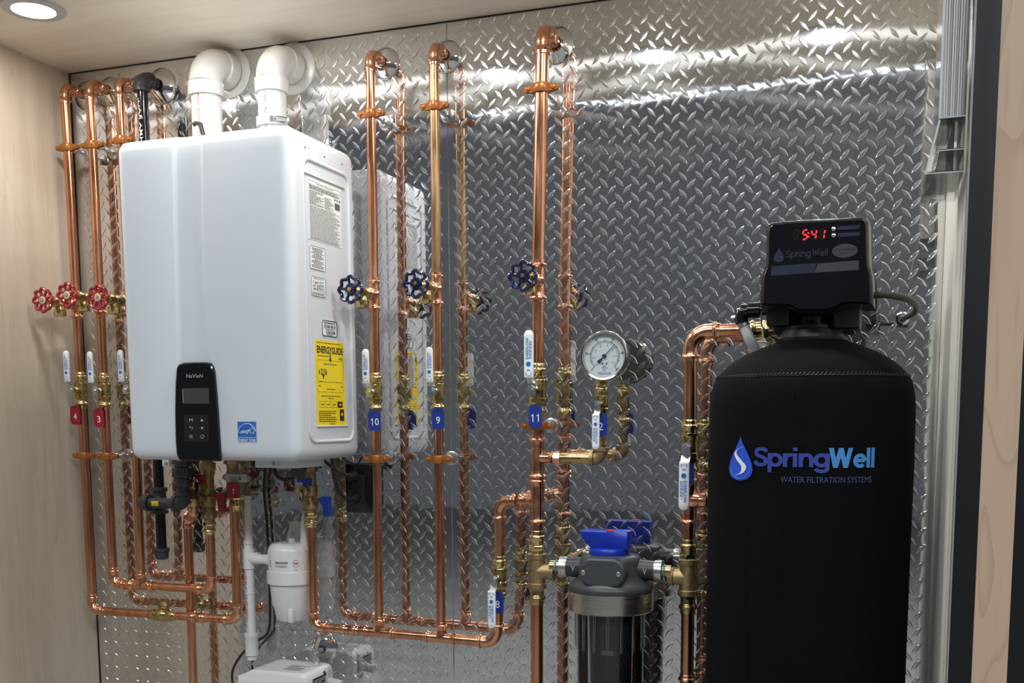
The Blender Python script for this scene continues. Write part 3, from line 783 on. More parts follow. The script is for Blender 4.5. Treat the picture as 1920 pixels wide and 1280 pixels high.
# ------------------------------------------------------------------ wall plates, clamps, valves, taps, tags on the runs
escutcheon(c4, 'chrome wall plate behind the top elbow of the leftmost copper pipe')
escutcheon(c3, 'chrome wall plate behind the second copper elbow from the left')
escutcheon(c2, 'chrome wall plate behind the third copper elbow, beside the black gas elbow')
escutcheon(c10, 'chrome wall plate at the top of the riser with tag 10')
escutcheon(c9, 'chrome wall plate at the top of the tarnished riser with tag 9')
escutcheon(ct, 'largest middle chrome wall plate at the top of the thick riser', .040, .0150, .018)
clamp(P4.at(277), r34, 'upper clamp on the leftmost copper pipe')
clamp(P3.at(272), r34, 'upper clamp on the second copper pipe from the left')
clamp(P2.at(263), r34, 'clamp half hidden behind the top left corner of the heater')
clamp(P10.at(213.5), r34, 'upper clamp on the riser with tag 10')
clamp(P9.at(199), r34, 'upper clamp on the tarnished riser with tag 9')
clamp(P11a.at(166), r1, 'upper clamp on the thick main riser')
clamp(P4.at(854), r34, 'lower clamp on the leftmost copper pipe')
clamp(P3.at(855), r34, 'lower clamp on the second copper pipe from the left')
clamp(P10.at(860), r34, 'lower clamp on the copper riser next to the heater')
clamp(P9.at(861), r34, 'lower clamp on the brown tarnished riser near the plate seam')
clamp(P11.at(798), r1, 'clamp behind blue tag 11 on the thick main riser')
ball_valve(v4, r34, 'leftmost brass ball valve, white lever upright, above red tag 4')
ball_valve(v3, r34, 'second brass ball valve from the left, above red tag 3')
ball_valve(v2, r34, 'ball valve half hidden by the left edge of the heater')
ball_valve(v10, r34, 'brass ball valve just right of the heater, above blue tag 10')
ball_valve(v9, r34, 'brass ball valve on the tarnished riser, above blue tag 9')
ball_valve(v11, r1, 'larger brass ball valve on the thick main riser, above blue tag 11')
ball_valve(v8, .0120, 'ball valve with hanging white lever in front of blue tag 8', True)
ball_valve(v7, r1, 'large ball valve with hanging white lever beside the black tank', True)
ball_valve(vg, .0105, 'small ball valve with hanging white lever under the pressure gauge', True)
hose_bibb(bib4, 'hose tap with the leftmost red handwheel', 'red', True)
hose_bibb(bib3, 'hose tap with the middle red handwheel', 'red', True)
hose_bibb(bib2, 'hose tap with red handwheel touching the left edge of the heater', 'red', True)
hose_bibb(b10, 'hose tap with navy handwheel on the riser with tag 10', 'navy')
hose_bibb(b9, 'hose tap with navy handwheel on the tarnished riser with tag 9', 'navy')
hose_bibb(b11, 'hose tap with navy handwheel on the thick main riser', 'navy', False, .100, .0275)
def hang(tg, top, pipe_c, r):
    """wire loop that hangs the tag from the pipe"""
    k = 20; pc = V((pipe_c.x, pipe_c.y, top.z + .004))
    pts = [pc + V((math.sin(2 * PI * i / k) * (r + .002), -math.cos(2 * PI * i / k) * (r + .002), .002 * math.cos(2 * PI * i / k))) for i in range(1, k)]
    G().tube([top - Y * .001] + pts + [top - Y * .001], .0007, 5).build('wire_loop', 'black_print', tg)
for px, y, num, lab, m, tilt, ln, r in (
    ((132, 760, 150.5, 796), YA - .022, '4', 'red tag reading 4 on the leftmost copper pipe', 'tag_red', 0, P4, r34),
    ((176, 765, 195, 801), YB - .022, '3', 'red tag reading 3 on the second copper pipe', 'tag_red', 4, P3, r34),
    ((690.5, 768, 714, 807.5), -.098, '10', 'blue tag reading 10 beside the heater', 'tag_blue', 2, P10, r34),
    ((810, 764.5, 833, 805), -.098, '9', 'blue tag reading 9 on the middle riser', 'tag_blue', 0, P9, r34),
    ((991.5, 758.5, 1016, 802), YC - .026, '11', 'blue tag reading 11 on the thick main riser', 'tag_blue', 0, P11, r1)):
    tg, top = number_tag(px, y, num, lab, m, tilt); hang(tg, top, ln.at(px[1]), r * 1.15)
tg, top = number_tag((922, 1109, 944, 1150), -.096, '8', 'blue tag reading 8 behind the hanging lever at lower centre', 'tag_blue'); hang(tg, top, v8 - Z * .03, .014)
tg, top = number_tag((1115, 774, 1138.5, 818), YC - .022, '2', 'blue tag reading 2 under the pressure gauge', 'tag_blue'); hang(tg, top, V((GX, YC, top.z)), .0115)
tg, top = number_tag((1279, 867, 1301.5, 911), P7.y - .024, '', 'blue tag hidden behind the hanging lever beside the black tank', 'tag_blue'); hang(tg, top, P7.at(870), r1 * 1.15)

# ------------------------------------------------------------------ pressure gauge
gz = at(1131, 667, YC - .03); gc = V((GX, YC, gz.z)); RG = .0530
gc.x = at(1131.5, 667, YC - .03).x
t = thing('pressure_gauge', 'round steel pressure gauge with white dial above the small valve', 'gauge', vg + Z * .028)
G().lathe(gc + Y * .012, -Y, [(0, RG * .86), (.002, RG * .92), (.026, RG * .92), (.028, RG * .98), (.036, RG), (.041, RG * .98), (.044, RG * .93), (.043, RG * .87), (.034, RG * .855)], 56, False).build('case', 'dark_chrome', t)
G().lathe(gc + Y * .0125, -Y, [(0, RG * .87), (.001, RG * .87)], 40).build('back', 'black_iron', t)
fy = gc.y - .020
dial = G().lathe((gc.x, fy + .001, gc.z), -Y, [(0, RG * .865), (.001, RG * .865)], 48).build('dial', 'paper', t)
O = V((gc.x, fy - .0006, gc.z))
g = G(); gbl = G()
for i in range(101):
    a = math.radians(225 - 270 * i / 100); d = X * math.cos(a) + Z * math.sin(a); n = -X * math.sin(a) + Z * math.cos(a)
    l = .0062 if i % 20 == 0 else .0042 if i % 10 == 0 else .0026
    g.quad(O + d * (RG * .56 + l / 2), d, n, l, .0011 if i % 10 == 0 else .0005)
for i in range(71):
    a = math.radians(225 - 262 * i / 70); d = X * math.cos(a) + Z * math.sin(a); n = -X * math.sin(a) + Z * math.cos(a)
    l = .0045 if i % 10 == 0 else .0022
    gbl.quad(O + d * (RG * .55 - l / 2), d, n, l, .0007 if i % 10 == 0 else .0004)
for i, s in enumerate(('0', '20', '40', '60', '80', '100')):
    a = math.radians(225 - 54 * i); d = X * math.cos(a) + Z * math.sin(a); n = -X * math.sin(a) + Z * math.cos(a)
    g.text(s, O + d * RG * .74, -n, d, .0030 * len(s), .0050, .01)
for i in range(8):
    a = math.radians(225 - 262 * i / 7); d = X * math.cos(a) + Z * math.sin(a)
    gbl.text(str(i), O + d * RG * .41, X, Z, .0026 if i != 1 else .0012, .0046)
gbl.text('BAR', O - Z * RG * .40, X, Z, .0068, .0034); gbl.text('TIG-I-74', O - Z * RG * .47, X, Z, .013, .0030); g.text('psi', O - Z * RG * .55, X, Z, .005, .0034)
gbl.text('MEANLIN', O - Z * RG * .68, X, Z, .0275, .0052, .0)
for s in (-1, 1): g.lathe(O + X * s * .0042 - Z * .0155, -Y, [(0, .0018), (.0004, .0018)], 12)
g.build('scale', 'black_print', dial, 0); gbl.build('lettering', 'blue_print', dial, 0)
a = math.radians(46); d = X * math.cos(a) + Z * math.sin(a); n = -X * math.sin(a) + Z * math.cos(a)
G().prism([(-.0185, -.0042), (-.006, -.0010), (.0335, -.0004), (.0335, .0004), (-.006, .0010), (-.0185, .0042)], O - Y * .004, d, n, -.0003, .0003).lathe(O - Y * .002, -Y, [(0, .0042), (.004, .0042), (.0055, .003)], 16).build('needle', 'black_print', t)
G().lathe((gc.x, gc.y - .026, gc.z), -Y, [(0, RG * .86), (.0016, RG * .86)], 48).build('glass', 'glass', t)
g = G(); z0 = vg.z + .020
hexnut(g, V((GX, YC, z0)), Z, .0150, .017); hexnut(g, V((GX, YC, z0 + .022)), Z, .0135, .007); g.cyl((GX, YC, z0 + .015), (GX, YC, gc.z - RG * .85), .0075, 14); hexnut(g, V((GX, YC, z0 + .029)), Z, .0095, .012)
g.build('stem', 'brass', t)

# ------------------------------------------------------------------ tankless water heater
HF, HB = -.345, -.060
hl = at(212.5, 600, HF).x; XS = -1.181
hz0 = at(240, 862, HF).z; hz1 = at(380, 245.5, HF).z
hl = (at(213, 300, HF).x + at(239, 840, HF).x) / 2
t = thing('water_heater', 'large white wall mounted tankless water heater with black control panel', 'water heater', V(((hl + XS) / 2, 0, hz0)))
G().box((hl + .05, HB - .001, hz0 + .03), (XS - .05, -.0035, hz1 - .06), .004).build('mounting_plate', 'steel', t)
def front(u, v, dy=0.): p = at(u, v, HF + dy); return (p.x, p.z)
# raised band down the middle
eL = ((700, 331), (640, 331), (560, 329), (450, 325.5), (330, 323), (258, 321.8)); eR = ((700, 398), (640, 391), (560, 385), (450, 381.5), (330, 380), (254, 379.5))
zL = [front(u, v) for v, u in eL]; zR = [front(u, v) for v, u in eR]
def edge(tab, z):
    tab = sorted((b, a) for a, b in tab); return float(np.interp(z, [q[0] for q in tab], [q[1] for q in tab]))
RB = .026; DEP = .0062; zsam = []
for i in range(8): q = PI / 2 * i / 7; zsam.append((hz0 + RB - RB * math.cos(q), RB - RB * math.sin(q)))
zsam[0] = (hz0, RB * .98)
zsam += [(hz0 + RB + (hz1 - hz0 - 2 * RB) * i / 30, 0) for i in range(1, 30)]
for i in range(8): q = PI / 2 * i / 7; zsam.append((hz1 - RB + RB * math.sin(q), RB - RB * math.cos(q)))
vs = []
for z_, e in zsam:
    xl_, xr_ = edge(zL, max(z_, zL[0][1])), edge(zR, max(z_, zR[0][1])); r_ = max(RB - e, .0006); ring_ = []
    x0_, x1_, y0_, y1_ = hl + e, XS - e, HF + e, HB - e
    ring_ += [(xl_ - .0015, y0_), (xl_ + .0010, y0_ + DEP * .18), (xl_ + .0075, y0_ + DEP * .82), (xl_ + .0105, y0_ + DEP), (xr_ - .0105, y0_ + DEP), (xr_ - .0075, y0_ + DEP * .82), (xr_ - .0010, y0_ + DEP * .18), (xr_ + .0015, y0_)]
    for cx_, cy_, a0 in ((x1_ - r_, y0_ + r_, -90), (x1_ - r_, y1_ - r_, 0), (x0_ + r_, y1_ - r_, 90), (x0_ + r_, y0_ + r_, 180)):
        for k in range(7): q = math.radians(a0 + 15 * k); ring_.append((cx_ + r_ * math.cos(q), cy_ + r_ * math.sin(q)))
    n = len(ring_); vs += [V((x_, y_, z_)) for x_, y_ in ring_]
fs = [(i * n + k, i * n + (k + 1) % n, (i + 1) * n + (k + 1) % n, (i + 1) * n + k) for i in range(len(zsam) - 1) for k in range(n)]
fs += [tuple(range(n - 1, -1, -1)), tuple((len(zsam) - 1) * n + k for k in range(n))]
G().add(vs, fs).build('cabinet', 'white_gloss', t, 50)
# control panel
pl = [(335, 684), (331.5, 691), (329.5, 720), (328.5, 770), (329.5, 820), (331.5, 850), (336, 860.5), (342, 863.5), (412, 864.5), (413, 861), (411.5, 835), (409, 795), (405.5, 745), (401.5, 700), (399, 688), (395, 680.5), (388, 679), (345, 679.3)]
pan = [front(u, v, -.006) for u, v in pl]
cp = G().prism(pan, (0, HF - .0005, 0), X, Z, 0, .0085, .003).build('control_panel', 'black_gloss', t, 30)
yp = HF - .0095
def fr(u0, v0, u1, v1, y):
    a = at((u0 + u1) / 2, (v0 + v1) / 2, y); w = at(u1, (v0 + v1) / 2, y).x - at(u0, (v0 + v1) / 2, y).x; h = at(u0, v0, y).z - at(u0, v1, y).z
    return a, w, h
a, w, h = fr(342, 727.5, 391.5, 756.5, yp)
G().prism(rrect(w, h, .002, 3), a, X, Z, -.0005, .0006).build('display', 'lcd', cp, 30)
G().quad(a - X * w * .47 - Y * .0009, X, Z, .0016, h * .86).build('painted_display_glint', 'silver_print', cp, 0)  # glint on the display's left edge, painted as a thin silver strip
a, w, h = fr(346, 777.5, 391.5, 828, yp)
G().prism(rrect(w, h, .002, 3), a, X, Z, -.0005, .0010).build('keypad', 'black_plastic', cp, 30)
g = G(); yk = yp - .0014
for (u, v, s) in ((358, 787.5, 'M'), (358.5, 818, 'OK')):
    a, w, h = fr(u - 3.2, v - 3, u + 3.2, v + 3, yk); g.text(s, a, X, Z, w, h)
for (u, v, s) in ((378.4, 787, 1), (379, 803, -1)):
    a, w, h = fr(u - 2.5, v - 2.5, u + 2.5, v + 2.5, yk); q = [(-w / 2, -h / 2 * s), (w / 2, -h / 2 * s), (0, h / 2 * s)]
    g.prism(q if s > 0 else list(reversed(q)), a, X, Z, -.0001, .0002)
a, w, h = fr(356, 800, 361.5, 805, yk)
g.tube([a + X * (-w * .5) + Z * h * .35, a + X * w * .3 + Z * h * .35, a + X * w * .5 + Z * 0, a + X * w * .3 - Z * h * .45, a - X * w * .1 - Z * h * .45], .0004, 5)
g.quad(a - X * w * .5 + Z * h * .35, X, Z, .002, .003)
a, w, h = fr(376, 815, 382.5, 821, yk)
g.tube([a + X * math.cos(q) * w * .45 + Z * math.sin(q) * w * .45 for q in [math.radians(125 + 290 * i / 14) for i in range(15)]], .0004, 5); g.quad(a + Z * .0028, X, Z, .0008, .0034)
g.build('key_marks', 'grey_print', cp, 0)
g = G(); a, w, h = fr(349.7, 701, 381, 708, yp)
g.text('NaVIeN', a - Y * .0008, X, Z, w, h, .012); g.build('lettering', 'silver_print', cp, 0)
# energy rating badge on the front
a, w, h = fr(445.5, 789.5, 481.5, 829, HF)
bd = G().prism(rrect(w, h, .0008, 1), a, X, Z, -.0005, .0008).build('blue_sticker', 'blue_plastic', t, 0)
bd.data.materials[0] = M['blue_print']
g = G(); o = a - Y * .0012
g.text('ENERGY STAR', o - Z * h * .395, X, Z, w * .90, h * .135, .01); g.quad(o - Z * h * .265, X, Z, w * .98, .0008)
for s in (-1, 1): g.quad(o + X * s * w * .49, X, Z, .0007, h); g.quad(o + Z * s * h * .49, X, Z, w, .0007)
g.tube([o - Z * h * .10 + X * math.cos(q) * w * .47 + Z * math.sin(q) * h * .49 for q in [math.radians(14 + 152 * i / 20) for i in range(21)]], .0005, 5)
st = [o + X * w * .27 + Z * h * .05 + (X * math.cos(q) + Z * math.sin(q)) * rr for i in range(10) for q, rr in ((PI / 2 + PI * i / 5, .0085 if i % 2 == 0 else .0038),)]
g.tube(st, .00045, 5, True)
g.text('energy', o - X * w * .10 - Z * h * .02, (X + Z * .10).normalized(), (Z + X * .55).normalized(), w * .46, h * .22, .004)
g.tube([o - X * w * .46 - Z * h * .02, o - X * w * .38 - Z * h * .03, o - X * w * .32 + Z * h * .01], .00035, 4); g.tube([o + X * w * .10 + Z * h * .03, o + X * w * .14 + Z * h * .06, o + X * w * .18 + Z * h * .10], .00035, 4)
g.build('lettering', 'white_print', bd, 0)
# right side: embossed frame, holes, labels
def side(u, v): p = atx(u, v, XS); return (p.y, p.z)
q4 = [side(562, 291), side(650, 330), side(664.5, 822), side(584, 831)]
y0 = (q4[0][0] + q4[3][0]) / 2; y1 = (q4[1][0] + q4[2][0]) / 2; zt = (q4[0][1] + q4[1][1]) / 2; zb = (q4[2][1] + q4[3][1]) / 2
fr_ = rrect(y1 - y0, zt - zb, .026, 6)
sc_ = V((XS, (y0 + y1) / 2, (zt + zb) / 2))
G().tube([sc_ + Y * p[0] + Z * p[1] for p in fr_], .0042, 10, True).build('embossed_frame', 'white_gloss', t)
def srect(u0, v0, u1, v1, off=.0012):
    a, b = side(u0, v0), side(u1, v1); return V((XS + off, (a[0] + b[0]) / 2, (a[1] + b[1]) / 2)), abs(b[0] - a[0]), abs(a[1] - b[1])
def side_label(name, px, m, edge=None, r=.001):
    c, w, h = srect(*px); o = G().prism(rrect(w, h, r, 2), c - X * .0012, Y, Z, 0, .0008).build(name, m, t, 0)
    if edge:
        e = G(); lw = edge
        pts = [c - X * .0002 + Y * p[0] + Z * p[1] for p in rrect(w - lw, h - lw, r, 3)]; e.tube(pts, lw / 2, 4, True); e.build('border', 'black_print', o, 0)
    return o, c, w, h
o, c, w, h = side_label('specification_label', (575, 330, 641, 466), 'paper')
# corners of the slanted label come out square on the real side panel
g = G(); k = c
g.quad(k + Z * h * .455, Y, Z, w * .96, .0005); g.quad(k + Z * h * .40, Y, Z, w * .96, .0005)
for s in (-1, 1): g.quad(k + Y * s * w * .475, Y, Z, .0005, h * .93)
g.text('Water System', k + Z * h * .43, Y, Z, w * .5, h * .022, .02)
fine_lines(g, k + Z * h * .355, Y, Z, w * .9, h * .07, 4, 3, .5, .2)
fine_lines(g, k + Z * h * .19 - Y * w * .24, Y, Z, w * .42, h * .24, 13, 4, .45, .7)
fine_lines(g, k + Z * h * .17 + Y * w * .12, Y, Z, w * .26, h * .20, 11, 5, .45, .6)
fine_lines(g, k - Z * h * .20, Y, Z, w * .9, h * .52, 30, 6, .36, .25)
fine_lines(g, k - Z * h * .475, Y, Z, w * .9, h * .03, 2, 9, .5, .1)
for i in range(3): g.lathe(k + Y * w * (.30 + .07 * i) + Z * h * .285, X, [(0, .0026), (.0003, .0026)], 10)
g.prism(rrect(.022, .014, .002, 2), k + Y * w * .37 + Z * h * .18, Y, Z, 0, .0003)
g.build('print', 'spec_print', o, 0)
o, c, w, h = side_label('notice_label', (579.5, 458, 610, 510), 'paper', .0009, .005)
fine_lines(G(), c, Y, Z, w * .84, h * .86, 13, 11, .42, .6, True).build('print', 'black_print', o, 0)
o, c, w, h = side_label('handwritten_label', (582.5, 516, 611, 559), 'paper', .0009, .005)
g = fine_lines(G(), c + Z * h * .40, Y, Z, w * .7, h * .05, 1, 12, .5, .1, True); fine_lines(g, c - Z * h * .37, Y, Z, w * .86, h * .14, 3, 13, .45, .2)
for i, (s, z) in enumerate((('3 gal min', .22), ('of  warm', .06), ('Lbs & Pure', -.10))):
    g.text(s, c + Z * h * z - Y * w * .03, (Y + Z * .05).normalized(), (Z + Y * .3).normalized(), w * .72, h * .12, .01)
for z in (.13, -.02, -.17, -.24): g.quad(c + Z * h * z + Y * w * .1, Y, Z, w * .74, .0004)
g.build('handwriting', 'black_print', o, 0)
o, c, w, h = side_label('barcode_label', (602.5, 598.5, 632, 633.5), 'paper', .0022, .006)
g = G(); rnd = random.Random(5)
for (z, hh, x0, x1) in ((.12, .20, -.36, .40), (-.24, .20, -.24, .38)):
    x = x0
    while x < x1: q = rnd.uniform(.008, .035); g.quad(c + Y * w * (x + q / 2) + Z * h * z, Y, Z, w * q, h * hh); x += q + rnd.uniform(.015, .03)
fine_lines(g, c + Z * h * .33, Y, Z, w * .7, h * .09, 1, 3, .8, .1); fine_lines(g, c - Z * h * .06, Y, Z, w * .6, h * .07, 1, 4, .8, .1, True); fine_lines(g, c - Z * h * .39, Y, Z, w * .4, h * .06, 1, 8, .8, .1, True)
g.build('print', 'black_print', o, 0)
o, c, w, h = side_label('yellow_rating_label', (590, 635.5, 647.5, 798), 'yellow')
g = G()
g.text('ENERGYGUIDE', c + Z * h * .39, Y, Z, w * .90, h * .085, .03)
g.prism([(-.002, .0), (.002, 0), (.002, -.013), (.0055, -.013), (0, -.021), (-.0055, -.013), (-.002, -.013)][::-1], c + Z * h * .36, Y, Z, 0, .0003)
fine_lines(g, c + Z * h * .47, Y, Z, w * .9, h * .012, 1, 2, .6, .1); fine_lines(g, c + Z * h * .318 - Y * w * .22, Y, Z, w * .42, h * .012, 1, 5, .7, .1); fine_lines(g, c + Z * h * .30 + Y * w * .38, Y, Z, w * .16, h * .03, 2, 6, .6, .3)
for (z0, z1) in ((.27, -.10),):
    for zz in (z0, z1): g.quad(c + Z * h * zz, Y, Z, w * .90, .0005)
    for s in (-1, 1): g.quad(c + Y * s * w * .45 + Z * h * (z0 + z1) / 2, Y, Z, .0005, h * (z0 - z1))
g.text('Estimated Yearly Energy Cost', c + Z * h * .225, Y, Z, w * .46, h * .026, .01)
g.text('$', c + Z * h * .128 - Y * w * .385, Y, Z, w * .05, h * .05, .02); numerals(g, '216', c + Z * h * .135 - Y * w * .23, Y, Z, h * .074, .035, .52)
g.prism([(-.005, .008), (5e-3, .008), (0, -.004)][::-1], c + Z * h * .065 - Y * w * .25, Y, Z, 0, .0003)
g.quad(c + Z * h * .018, Y, Z, w * .80, .0007); g.quad(c + Z * h * .020 - Y * w * .34, Y, Z, w * .12, .0016)
for i in range(5): g.quad(c + Z * h * .014 + Y * w * (-.4 + .2 * i), Y, Z, .0006, .003)
g.quad(c - Z * h * .03 - Y * w * .38, Y, Z, .006, .002); g.quad(c - Z * h * .03 + Y * w * .39, Y, Z, .006, .002)
fine_lines(g, c - Z * h * .065, Y, Z, w * .3, h * .014, 1, 7, .7, .05, True)
g.text('Maximum Gallons Per Minute of Hot Water', c - Z * h * .145, Y, Z, w * .66, h * .02, .01); g.text('(GPM Rating)', c - Z * h * .175, Y, Z, w * .18, h * .02, .01)
zb_ = c - Z * h * .245
for i in range(5): g.quad(zb_ + Y * w * (-.40 + .20 * i), Y, Z, .0005, h * .07)
for s in (-1, 1): g.quad(zb_ + Z * s * h * .035 - Y * 0, Y, Z, w * .80, .0005)
g.quad(zb_ + Y * w * .31, Y, Z, w * .18, h * .07)
for i in range(3): g.quad(zb_ + Y * w * (-.3 + .2 * i), Y, Z, w * .10, .0018)
fine_lines(g, c - Z * h * .385 - Y * w * .12, Y, Z, w * .62, h * .14, 6, 8, .42, .4)
g.quad(c - Z * h * .37 + Y * w * .37, Y, Z, w * .15, h * .14)
fine_lines(g, c - Z * h * .475 + Y * w * .03, Y, Z, w * .2, h * .014, 1, 9, .7, .1)
g.build('print', 'black_print', o, 0)
G().quad(zb_ + Y * w * .31 + X * .0003, Y, Z, w * .08, .003).lathe(c - Z * h * .36 + Y * w * .37, X, [(0, .0036), (.0004, .0036)], 12).build('white_marks', 'yellow', o, 0)
for (u0, v0, u1, v1, nm) in ((568, 323, 645, 352, 'ledge'), (594, 800, 652, 797, 'ledge')):
    a = atx(u0, v0, XS); b = atx(u1, v1, XS); zz = (a.z + b.z) / 2
    G().box((XS - .001, a.y, zz - .0016), (XS + .0035, b.y, zz + .0016), .001).build(nm, 'white_gloss', t)
for (u, v) in ((572, 276), (608, 294), (641, 308)):
    a = atx(u, v, XS); G().lathe(a - X * .0005, X, [(0, .0022), (.0008, .0022)], 10).build('screw_hole', 'black_print', t)
for (u, v, w_) in ((313, 868, .020),):
    a = at(u, v, -.20); b = G().box((a.x - w_ / 2, -.205, a.z - .008), (a.x + w_ / 2, -.195, hz0 + .003), .001).build('bracket_tab', 'white_gloss', t)
    G().lathe((a.x + .002, -.2052, a.z - .001), -Y, [(0, .0045), (.002, .004)], 12).build('screw', 'steel', b)
a = at(485, 868, -.26); b_ = at(566, 877, -.26)
bb = G().box((a.x, -.275, b_.z), (b_.x, -.16, hz0 + .003), .002).build('bottom_cover', 'white_gloss', t)
a = at(515, 869, -.275); G().box((a.x - .012, -.278, a.z - .007), (a.x + .010, -.2755, a.z + .008), .001).build('tab', 'grey_pvc', bb)
G().lathe(a - Y * .0025, -Y, [(0, .005), (.0022, .0045)], 12).build('screw', 'steel', bb)
# nipples under the cabinet
for (u, y) in ((350, -.150), (397, YB), (443, YA), (588.5, -.076)):
    a = at(u, 880, y)
    if u == 350: a.x = e2.x
    if u == 397: a.x = m3.x
    if u == 443: a.x = e4.x
    if u == 588.5: a.x = ca_.x
    G().cyl((a.x, y, hz0 - .02), (a.x, y, hz0 + .004), .0135, 16).build('nipple', 'steel' if u == 350 else 'brass', t)

# ------------------------------------------------------------------ white vent pipes above the heater
def vent(px0, px1, vref, vcol, vtop, label, band_px):
    yv = -.098; u = (px0 + px1) / 2; a = at(u, vref, yv); r = (at(px1, vref, yv).x - at(px0, vref, yv).x) / 2 * .985
    zc = at(u, vcol, yv).z; ztop = at(u, vtop, yv).z
    t = thing('vent_pipe', label, 'pipe', V((a.x, yv, hz1)))
    pr = pipe(t, V((a.x, yv, hz1 - .0005)), V((a.x, yv, zc + .01)), r, 'white_pvc')
    R = .052; c = V((a.x, yv, zc + .016 + R))
    g = G(); re = r * 1.09
    cc = V((a.x, yv + R, zc + .016))
    g.tube([V((a.x, yv + R - R * math.cos(q), zc + .016 + R * math.sin(q))) for q in [PI / 2 * k / 14 for k in range(15)]], re, 28)
    g.lathe((a.x, yv, zc - .014), Z, [(0, r * 1.01), (0, r * 1.17), (.001, r * 1.19), (.029, r * 1.19), (.031, re)], 28, False)
    yh = yv + R; zh = zc + .016 + R
    g.lathe((a.x, yh, zh), Y, [(-.002, re), (0, r * 1.19), (-.001 - yh - .012, r * 1.19), (-yh - .012, r)], 28, False)
    g.build('elbow', 'white_pvc', t)
    G().lathe((a.x, -.0014, zh), -Y, [(0, .060), (.003, .060), (.0045, .057), (.0055, r * 1.2)], 40).build('wall_flange', 'white_pvc', t)
    g = G(); ln_ = (zc - hz1) * .62; zz = zc - .017 - ln_ / 2
    def f(p, q): b = .05 + q / r; return V((a.x + math.sin(b) * (r + .0006), yv - math.cos(b) * (r + .0006), zz - p))
    g.text(band_px, (0, 0, 0), X, Z, (zc - hz1) * .62, .006, .0, f); g.build('lettering', 'red_print', t, 0)
    g = G()
    def f2(p, q):
        al = 1.0 + p / .09; b = .0 + q / re
        n = V((0, -math.cos(al), math.sin(al))); ctr = cc + n * R
        return ctr + (n * math.cos(b) + X * math.sin(b)) * (re + .0007)
    for i in range(3): g.text(('PVC 2 IN 90', 'SCH 40', 'ASTM D')[i], (0, 0, 0), X, Z, (.030, .018, .016)[i], .0034, .0, lambda p, q, i=i: f2(p - .012, q - .006 * i))
    g.build('moulded_print', 'grey_print', t, 0)
    return V((a.x, yv, hz1)), r, t
vent(363.5, 412, 200, 170, 105, 'left white vent pipe curving from the heater top into the wall', 'PVC D1785-21a')
vc, vr, vt = vent(487.5, 534, 200, 162.5, 90, 'right white vent pipe with a metal hose clamp, above the heater', '2 IN · PVC DWV')
hc = at(511, 222, vc.y - vr)
t = thing('hose_clamp', 'metal screw clamp around the base of the right white vent pipe', 'clamp', V((vc.x, vc.y, hz1)))
G().lathe((vc.x, vc.y, hc.z - .010), Z, [(0, vr + .0015), (0, vr + .005), (.020, vr + .005), (.020, vr + .0015)], 28, False).build('sleeve', 'white_pvc', t)
bnd = G()
pts = [V((vc.x + math.sin(q) * (vr + .0058), vc.y - math.cos(q) * (vr + .0058), 0)) for q in [math.radians(22 + 90 * k / 12) for k in range(13)]]
vs = []
for p in pts: vs += [p + Z * (hc.z - .0065), p + Z * (hc.z + .0065)]
bnd.add(vs, [(2 * i, 2 * i + 1, 2 * i + 3, 2 * i + 2) for i in range(12)]).build('band', 'steel', t)
q = math.radians(58); d = V((math.sin(q), -math.cos(q), 0)); tn = V((math.cos(q), math.sin(q), 0)); o = V((vc.x, vc.y, hc.z)) + d * (vr + .012)
g = G().cyl(o - tn * .014, o + tn * .012, .0058, 12); hexnut(g, o + tn * .012, tn, .0065, .007); g.build('screw_housing', 'steel', t)
a = at(367, 231, -.19); a.z = max(a.z, hz1 + .012)
tag(G().tube([V((a.x + .03, a.y, hz1 - .001)), a + X * .012 - Z * .002, a, a - X * .006 - Z * .003], .0052, 10).build('cable_gland', 'rubber'), 'short black cable end on the heater top beside the left vent pipe', 'cable')

